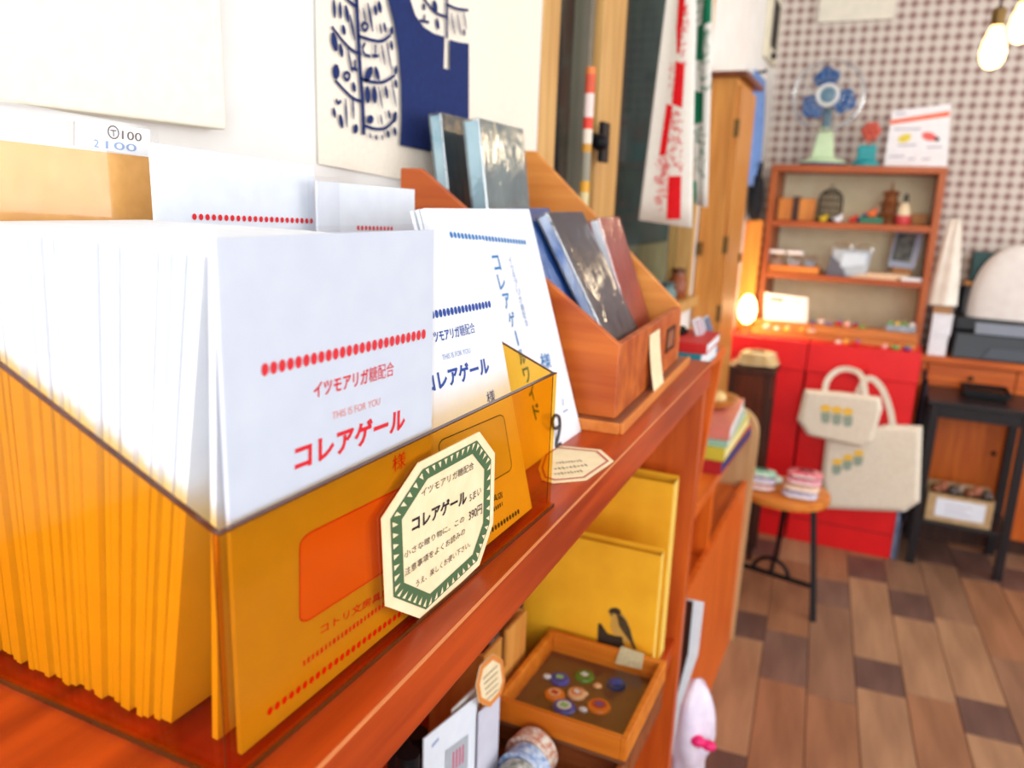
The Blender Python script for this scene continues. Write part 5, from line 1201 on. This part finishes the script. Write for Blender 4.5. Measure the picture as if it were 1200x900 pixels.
# pendant bulbs
for k, (px, py) in enumerate(((1164, 58), (1197, 29))):
    p = H(px, py, y=2.6 + 0.16 * k)
    rt = thing('pendant_bulb', ['lower glowing pendant bulb at the left of the pair', 'upper glowing pendant bulb at the frame edge'][k], 'light bulb', (p.x, p.y, p.z - 0.06), 0, 'pendant bulbs')
    ob('bulb', MB().lathe([(0.003, -0.05), (0.02, -0.044), (0.030, -0.028), (0.033, -0.005), (0.028, 0.022), (0.02, 0.045), (0.014, 0.06)], p, 20), pm('lit bulb glass', (255, 214, 140), 0.3, emit=4.5), rt, smooth=True)
    ob('socket', MB().lathe([(0.016, 0.06), (0.018, 0.065), (0.018, 0.1), (0.005, 0.108)], p, 16), pm('old brass', (120, 92, 50), 0.4, metal=0.7), rt, smooth='auto')
    ob('cord', MB().bar(p + Vector((0, 0, 0.107)), (p.x, p.y, 2.6), 0.003), BLACKMETAL, rt)
    ld = bpy.data.lights.new('bulb_glow', 'POINT'); ld.energy = 3.0; ld.color = (1.0, 0.78, 0.5); ld.shadow_soft_size = 0.04
    lo = bpy.data.objects.new('bulb_glow', ld); COL.objects.link(lo); lo.parent = rt; lo.location = (0, -0.02, -0.02)

# left wall beyond the tall cabinet: blue apron, black bag, wall device; board on the back wall
def apron(u, v):
    y = 3.02 + 0.36 * u; w_ = 1 - 0.25 * max(0, v - 0.6) / 0.4
    return (XW + 0.022 + 0.012 * math.sin(u * 14) * (1.1 - v), 3.2 + (y - 3.2) * w_, 1.38 + 0.40 * v)
ap = thing('blue_apron', 'pale blue apron hanging on the wall behind the tall cabinet', 'apron', (XW + 0.02, 3.2, 1.38))
ob('fabric', MB().sheet(apron, 30, 8), pm('blue cotton', (120, 156, 216), 0.85, (104, 140, 204), 30), ap, smooth=True, solid=0.002)
ob('hook', MB().bar((XW, 3.2, 1.79), (XW + 0.04, 3.2, 1.79), 0.005).bar((XW + 0.04, 3.2, 1.785), (XW + 0.04, 3.2, 1.80), 0.005), BLACKMETAL, ap)
bg = thing('black_bag', 'black bag resting on the orange board left of the bookcase', 'bag', (-0.498, 3.365, 1.25))
def bagf(u, v):
    a = u * 2 * math.pi; q = math.sin(math.pi * (0.05 + 0.9 * v)) ** 0.4
    return (-0.497 + 0.030 * q * math.cos(a), 3.34 + 0.055 * q * math.sin(a) + 0.0, 1.2505 + 0.17 * v)
ob('body', MB().sheet(bagf, 20, 8), pm('black fabric', (20, 22, 28), 0.8, (14, 16, 22), 40), bg, smooth=True)
ob('handle', MB().tube(curve([(-0.497, 3.31, 1.40), (-0.49, 3.30, 1.45), (-0.49, 3.36, 1.47), (-0.497, 3.37, 1.40)], 5), 0.005), pm('black fabric', (20, 22, 28), 0.8), bg, smooth=True)
dv = thing('wall_device', 'cream wall unit with black slot high in the corner', 'wall unit', (XW + 0.01, 3.56, 1.86))
q = H(912, 10, x=XW + 0.02); q2 = H(912, 82, x=XW + 0.02)
z0_, z1_ = q2.z, max(q.z + 0.05, q2.z + 0.2); yc_ = q.y
ob('housing', MB().box(XW, XW + 0.018, yc_ - 0.15, min(yc_ + 0.12, YB - 0.002), z0_, z1_), pm('cream plastic', (226, 220, 196), 0.5), dv, bevel=0.003)
ob('slot', MB().box(XW + 0.018, XW + 0.021, yc_ - 0.09, yc_ + 0.06, z0_ + 0.05, z1_ - 0.03), BLACKMETAL, dv)
ob('button', MB().ball((XW + 0.02, yc_ - 0.02, z0_ + 0.022), 0.016, 0.02, 0.014), BLACKMETAL, dv, smooth=True)
p0, p1_ = H(958, 26, y=YB - 0.02), H(1047, 22, y=YB - 0.02)
ob('wall_board', MB().box(p0.x, p1_.x, YB - 0.02, YB - 0.001, (p0.z + p1_.z) / 2, 2.3), pm('cream board', (232, 226, 210), 0.7), bevel=0.002, label='plain cream board high on the patterned back wall', cat='board')

# ------------------------------------------------------------------ right: desk, printer, boxes, black stand
DKW = wood('desk wood', (212, 108, 28), (182, 80, 18), 'x', 0.42)
dk = thing('wooden_desk', 'orange brown wooden desk against the back wall under the printer', 'desk', (0.65, 3.5, 0))
DX0, DX1, DY0 = 0.182, 1.15, 3.46
ob('top', MB().box(DX0, DX1, DY0 - 0.02, 3.70, 0.732, 0.757), DKW, dk, bevel=0.002)
ob('side', MB().box(DX0 + 0.005, DX0 + 0.025, DY0, 3.69, 0, 0.732), DKW, dk); ob('side', MB().box(DX1 - 0.025, DX1 - 0.005, DY0, 3.69, 0, 0.732), DKW, dk)
ob('back', MB().box(DX0 + 0.025, DX1 - 0.025, 3.67, 3.69, 0.0, 0.732), DKW, dk)
for k in range(3):
    xx = DX0 + 0.03 + 0.302 * k
    d_ = ob('drawer', MB().box(xx, xx + 0.298, DY0 - 0.004, DY0 + 0.014, 0.64, 0.728), DKW, dk, bevel=0.002); ob('knob', MB().ball((xx + 0.15, DY0 - 0.012, 0.684), 0.01), DARKWOOD, d_, smooth=True)
    d_ = ob('door', MB().box(xx, xx + 0.298, DY0 - 0.004, DY0 + 0.014, 0.06, 0.632), wood('desk door wood', (204, 102, 26), (180, 78, 16), 'z', 0.42), dk, bevel=0.002)
    ob('knob', MB().ball((xx + 0.27, DY0 - 0.012, 0.4), 0.01), DARKWOOD, d_, smooth=True)
ob('plinth', MB().box(DX0 + 0.025, DX1 - 0.025, DY0 + 0.01, DY0 + 0.03, 0, 0.058), DARKWOOD, dk)
ZD = 0.7573
def wbox(lab, x0, x1, y0, y1, z0, z1):
    rt = thing('white_box', lab, 'box', ((x0 + x1) / 2, (y0 + y1) / 2, z0), 0, 'white boxes on the desk')
    ob('body', MB().box(x0, x1, y0, y1, z0, z1 - 0.012), WHF, rt, bevel=0.002); ob('lid', MB().box(x0 - 0.001, x1 + 0.001, y0 - 0.001, y1 + 0.001, z1 - 0.0118, z1), WHF, rt, bevel=0.002)
a, b_ = H(1085, 415, y=3.47), H(1119, 372, y=3.47)
wbox('lower white box stacked on the desk beside the printer', a.x + 0.003, b_.x - 0.012, 3.465, 3.6, ZD, ZD + 0.082)
wbox('upper white box stacked on the desk beside the printer', a.x + 0.003, b_.x - 0.006, 3.465, 3.6, ZD + 0.0823, ZD + 0.165)
pr = thing('black_printer', 'black inkjet printer standing on the wooden desk', 'printer', (0.5, 3.55, ZD))
pa_ = H(1113, 420, y=3.46).x
ob('body', MB().hexa([(pa_, 3.455, ZD), (pa_ + 0.45, 3.455, ZD), (pa_ + 0.45, 3.68, ZD), (pa_, 3.68, ZD)], [(pa_ + 0.008, 3.475, ZD + 0.1), (pa_ + 0.442, 3.475, ZD + 0.1), (pa_ + 0.442, 3.68, ZD + 0.1), (pa_ + 0.008, 3.68, ZD + 0.1)]), pm('printer black', (28, 32, 40), 0.35), pr, bevel=0.006)
ob('scanner_lid', MB().box(pa_ + 0.004, pa_ + 0.446, 3.50, 3.68, ZD + 0.105, ZD + 0.155), pm('printer lid', (20, 22, 28), 0.3), pr, bevel=0.006)
ob('control_panel', MB().slab([(pa_ + 0.07, 3.468, ZD + 0.1), (pa_ + 0.4, 3.468, ZD + 0.1), (pa_ + 0.4, 3.498, ZD + 0.14), (pa_ + 0.07, 3.498, ZD + 0.14)], (0, 0.006, 0)), pm('printer grey', (132, 140, 154), 0.3), pr, bevel=0.002)
ob('paper_tray', MB().lathe([(0.10, -0.003), (0.11, -0.004), (0.11, 0.001)], (pa_ + 0.22, 3.462, ZD + 0.012), 32, 'y') if False else MB().slab([(pa_ + 0.10, 3.452, ZD + 0.006), (pa_ + 0.34, 3.452, ZD + 0.006), (pa_ + 0.31, 3.458, ZD + 0.055), (pa_ + 0.13, 3.458, ZD + 0.055)], (0, 0.004, 0)), pm('printer tray', (44, 50, 62), 0.35), pr, bevel=0.002)
# things behind and on the printer
ob('green_tin', MB().box(0.315, 0.47, 3.60, 3.69, 1.045, 1.16), pm('dark green tin', (26, 82, 80), 0.45, (16, 62, 62), 40, stretch=(1, 1, 6)), bevel=0.003, label='dark green box above the printer against the patterned wall', cat='box')
gs = thing('grey_stand', 'grey and black upright stand with wooden top behind the printer', 'stand', (0.38, 3.65, ZD))
ob('body', MB().box(0.315, 0.47, 3.685, 3.71, ZD, 1.03), pm('grey panel', (160, 164, 172), 0.5), gs, bevel=0.002)
ob('dark_side', MB().box(0.292, 0.315, 3.685, 3.71, ZD, 1.02), BLACKMETAL, gs)
ob('top_board', MB().box(0.30, 0.48, 3.595, 3.715, 1.03, 1.0447), CABWOOD, gs, bevel=0.001)
cvx = H(1190, 320, y=3.6).x
def cover(u, v):
    a = u * 2 * math.pi; r = (0.165 * (1 - v ** 3) ** 0.5 if v < 1 else 0.001) + 0.001
    return (cvx + 0.03 + r * 1.05 * math.cos(a) * (1 + 0.03 * math.sin(7 * a)), 3.555 + 0.045 * (r / 0.165) * math.sin(a), ZD + 0.1555 + 0.29 * v)
ob('cloth_cover', MB().sheet(cover, 40, 16), pm('white cloth cover', (232, 228, 224), 0.85, (224, 218, 214), 20), smooth=True, label='white cloth covered machine on the printer at the right edge', cat='cover')
def hangbag(u, v):
    a = u * 2 * math.pi; w_ = 0.018 + 0.038 * (1 - v) ** 0.7
    return (0.226 + w_ * math.cos(a) + 0.006 * (v - 0.5), 3.50 + 0.035 * math.sin(a) * (1.1 - v) + 0.004 * math.sin(6 * a), 0.955 + 0.33 * v)
hb = thing('white_cloth_bag', 'white cloth bag hanging on the right side of the bookcase', 'bag', (0.226, 3.5, 0.955))
ob('body', MB().sheet(hangbag, 26, 10), pm('white cloth bag', (240, 234, 222), 0.9, (226, 218, 204), 20, 0.2), hb, smooth=True)
ob('hook', MB().bar((X1, 3.5, 1.29), (0.235, 3.5, 1.29), 0.004), CHROME, hb)
ob('cork_block', MB().box(0.196, 0.262, 3.47, 3.58, ZD + 0.1655, ZD + 0.195), pm('cork brown', (176, 130, 90), 0.8), bevel=0.002, label='brown cork block lying on the upper white box', cat='block')

# black stand
bs = thing('black_stand', 'tall black wooden stand with low shelf in front of the desk', 'stand', (0.37, 3.30, 0))
sx0, sx1, sy0, sy1, sz = 0.222, 0.54, 3.158, 3.432, 0.642
ob('top', MB().box(sx0 - 0.012, sx1 + 0.012, sy0 - 0.012, sy1 + 0.012, sz - 0.016, sz), BLACKWOOD, bs, bevel=0.003)
ob('apron', MB().box(sx0 + 0.03, sx1 - 0.03, sy0 + 0.004, sy0 + 0.02, sz - 0.062, sz - 0.0162), BLACKWOOD, bs, bevel=0.002); ob('apron', MB().box(sx0 + 0.03, sx1 - 0.03, sy1 - 0.02, sy1 - 0.004, sz - 0.062, sz - 0.0162), BLACKWOOD, bs)
ob('apron', MB().box(sx0 + 0.004, sx0 + 0.02, sy0 + 0.03, sy1 - 0.03, sz - 0.062, sz - 0.0162), BLACKWOOD, bs); ob('apron', MB().box(sx1 - 0.02, sx1 - 0.004, sy0 + 0.03, sy1 - 0.03, sz - 0.062, sz - 0.0162), BLACKWOOD, bs)
for xx in (sx0, sx1 - 0.03):
    for yy in (sy0, sy1 - 0.03): ob('leg', MB().box(xx, xx + 0.03, yy, yy + 0.03, 0, sz - 0.0162), BLACKWOOD, bs, bevel=0.002)
ob('low_shelf', MB().box(sx0 + 0.004, sx1 - 0.004, sy0 + 0.006, sy1 - 0.006, 0.165, 0.18), BLACKWOOD, bs, bevel=0.001)
bt = thing('black_tray', 'black lacquer tray standing on the black stand', 'tray', (0.41, 3.33, sz))
ob('base', MB().box(0.335, 0.47, 3.27, 3.40, sz + 0.0003, sz + 0.012), BLACKMETAL, bt, bevel=0.003)
ob('rim', MB().box(0.325, 0.48, 3.26, 3.268, sz + 0.0125, sz + 0.032).box(0.325, 0.48, 3.402, 3.41, sz + 0.0125, sz + 0.032).box(0.325, 0.333, 3.268, 3.402, sz + 0.0125, sz + 0.032).box(0.472, 0.48, 3.268, 3.402, sz + 0.0125, sz + 0.032), BLACKMETAL, bt, bevel=0.002)
cb = thing('cardboard_box', 'cardboard box with white label on the low shelf of the black stand', 'box', (0.36, 3.25, 0.1803))
cx0, cx1, cy0_, cy1_, cz = 0.262, 0.478, 3.185, 3.36, 0.1803
CARD = pm('beige cardboard', (196, 166, 124), 0.8, (180, 148, 106), 30)
ob('base', MB().box(cx0, cx1, cy0_, cy1_, cz, cz + 0.004), CARD, cb)
for a in ((cx0, cx1, cy0_, cy0_ + 0.004), (cx0, cx1, cy1_ - 0.004, cy1_), (cx0, cx0 + 0.004, cy0_ + 0.004, cy1_ - 0.004), (cx1 - 0.004, cx1, cy0_ + 0.004, cy1_ - 0.004)): ob('side', MB().box(*a, cz + 0.004, cz + 0.105), CARD, cb)
lb = ob('label', MB().box(cx0 + 0.03, cx1 - 0.025, cy0_ - 0.0015, cy0_, cz + 0.02, cz + 0.09), PAPER2, cb, bevel=0.012)
mb = MB()
for k in range(3): stroke(mb, [(cx0 + 0.06, cy0_ - 0.002, cz + 0.07 - 0.016 * k), (cx0 + 0.15 - 0.02 * (k % 2), cy0_ - 0.002, cz + 0.07 - 0.016 * k)], 0.003, (0, -1, 0))
flat('small_print', mb, pm('poster grey', (176, 172, 190), 0.6), lb)
for k in range(7):
    rt = ob('wrapped_sweet', MB().ball((cx0 + 0.03 + 0.028 * k, 3.27 + 0.03 * (k % 2), cz + 0.10), 0.022, 0.03, 0.02, 10, 6), pm('sweet %d' % (k % 4), ((150, 90, 60), (196, 120, 90), (90, 80, 76), (176, 150, 130))[k % 4], 0.35), smooth=True, label='brown wrapped sweet heaped in the cardboard box on the black stand', cat='sweet', group='sweets in the cardboard box')
# dark coat bag and grey blue boards between the red box and the stand
def coat(u, v):
    a = u * 2 * math.pi; w_ = 0.012 + 0.02 * (1 - abs(v - 0.45) * 1.2)
    return (0.197 + w_ * math.cos(a) * 0.55, 3.27 + 0.10 * math.sin(a) * (0.6 + 0.4 * (1 - v)), 0.16 + 0.53 * v)
ct = thing('navy_bag', 'dark navy bag hanging between the red box and the black stand', 'bag', (0.188, 3.27, 0.16))
ob('body', MB().sheet(coat, 24, 12), pm('dark navy cloth', (20, 24, 40), 0.8, (14, 18, 32), 30), ct, smooth=True)
ob('strap', MB().tube(curve([(0.195, 3.25, 0.66), (0.19, 3.22, 0.72), (0.19, 3.30, 0.72), (0.195, 3.29, 0.66)], 5), 0.005), pm('dark navy cloth', (20, 24, 40), 0.8), ct, smooth=True)
ob('folded_board', MB().box(0.1695, 0.1805, 3.172, 3.38, 0, 0.50), pm('grey blue board', (138, 158, 186), 0.5, (110, 130, 160), 20), bevel=0.001, label='thin grey blue board standing against the side of the red box', cat='board')
ob('folded_board', MB().box(0.1815, 0.190, 3.165, 3.37, 0, 0.155), pm('slate board', (70, 82, 106), 0.5), bevel=0.001, label='low slate board beside the grey blue board next to the red box', cat='board')

# ------------------------------------------------------------------ by the end of the counter, low
pb = thing('plastic_bag', 'white plastic bag with pink bow standing at the end of the counter', 'bag', (-0.212, 1.29, 0))
def pbag(u, v):
    a = u * 2 * math.pi; z = 0.47 * v
    w_ = 0.034 + 0.008 * math.sin(3.1 * v * math.pi)
    if v > 0.78: w_ = 0.040 * (1 - ((v - 0.78) / 0.2201) ** 2) ** 0.5 + 0.0004
    if 0.62 < v < 0.70: w_ *= 0.88
    w_ *= 1 + 0.09 * math.sin(4 * a + 9 * v)
    return (-0.208 + 0.95 * w_ * math.cos(a), 1.29 + 1.25 * w_ * math.sin(a), z)
ob('body', MB().sheet(pbag, 36, 30), pm('white plastic', (236, 226, 240), 0.35, (222, 208, 230), 40), pb, smooth=True)
bw = H(823, 867, y=1.25)
ob('bow', MB().ball((bw.x - 0.006, 1.243, bw.z), 0.014, 0.012, 0.010).ball((bw.x + 0.012, 1.247, bw.z - 0.005), 0.014, 0.011, 0.009), pm('hot pink ribbon', (232, 30, 110), 0.4), pb, smooth=True)
FT, FM, FB = H(825, 706, y=1.205), H(818, 767, y=1.205), H(797, 828, y=1.205)
ob('paper_sheet', MB().slab([FT, FM, FB, (FB.x - 0.03, 1.205, 0.0), (-0.46, 1.205, 0.0), (-0.46, 1.205, FT.z - 0.01)], (0, 0.0015, 0)), PAPER, label='large white sheet standing in the gap between counter and low unit', cat='paper')
FT, FM, FB = H(812, 706, y=1.195), H(806, 767, y=1.195), H(790, 828, y=1.195)
ob('brown_folder', MB().slab([FT, FM, FB, (FB.x - 0.03, 1.195, 0.0), (-0.46, 1.195, 0.0), (-0.46, 1.195, FT.z - 0.01)], (0, 0.003, 0)), DARKWOOD, label='dark brown board standing in front of the large white sheet', cat='board')
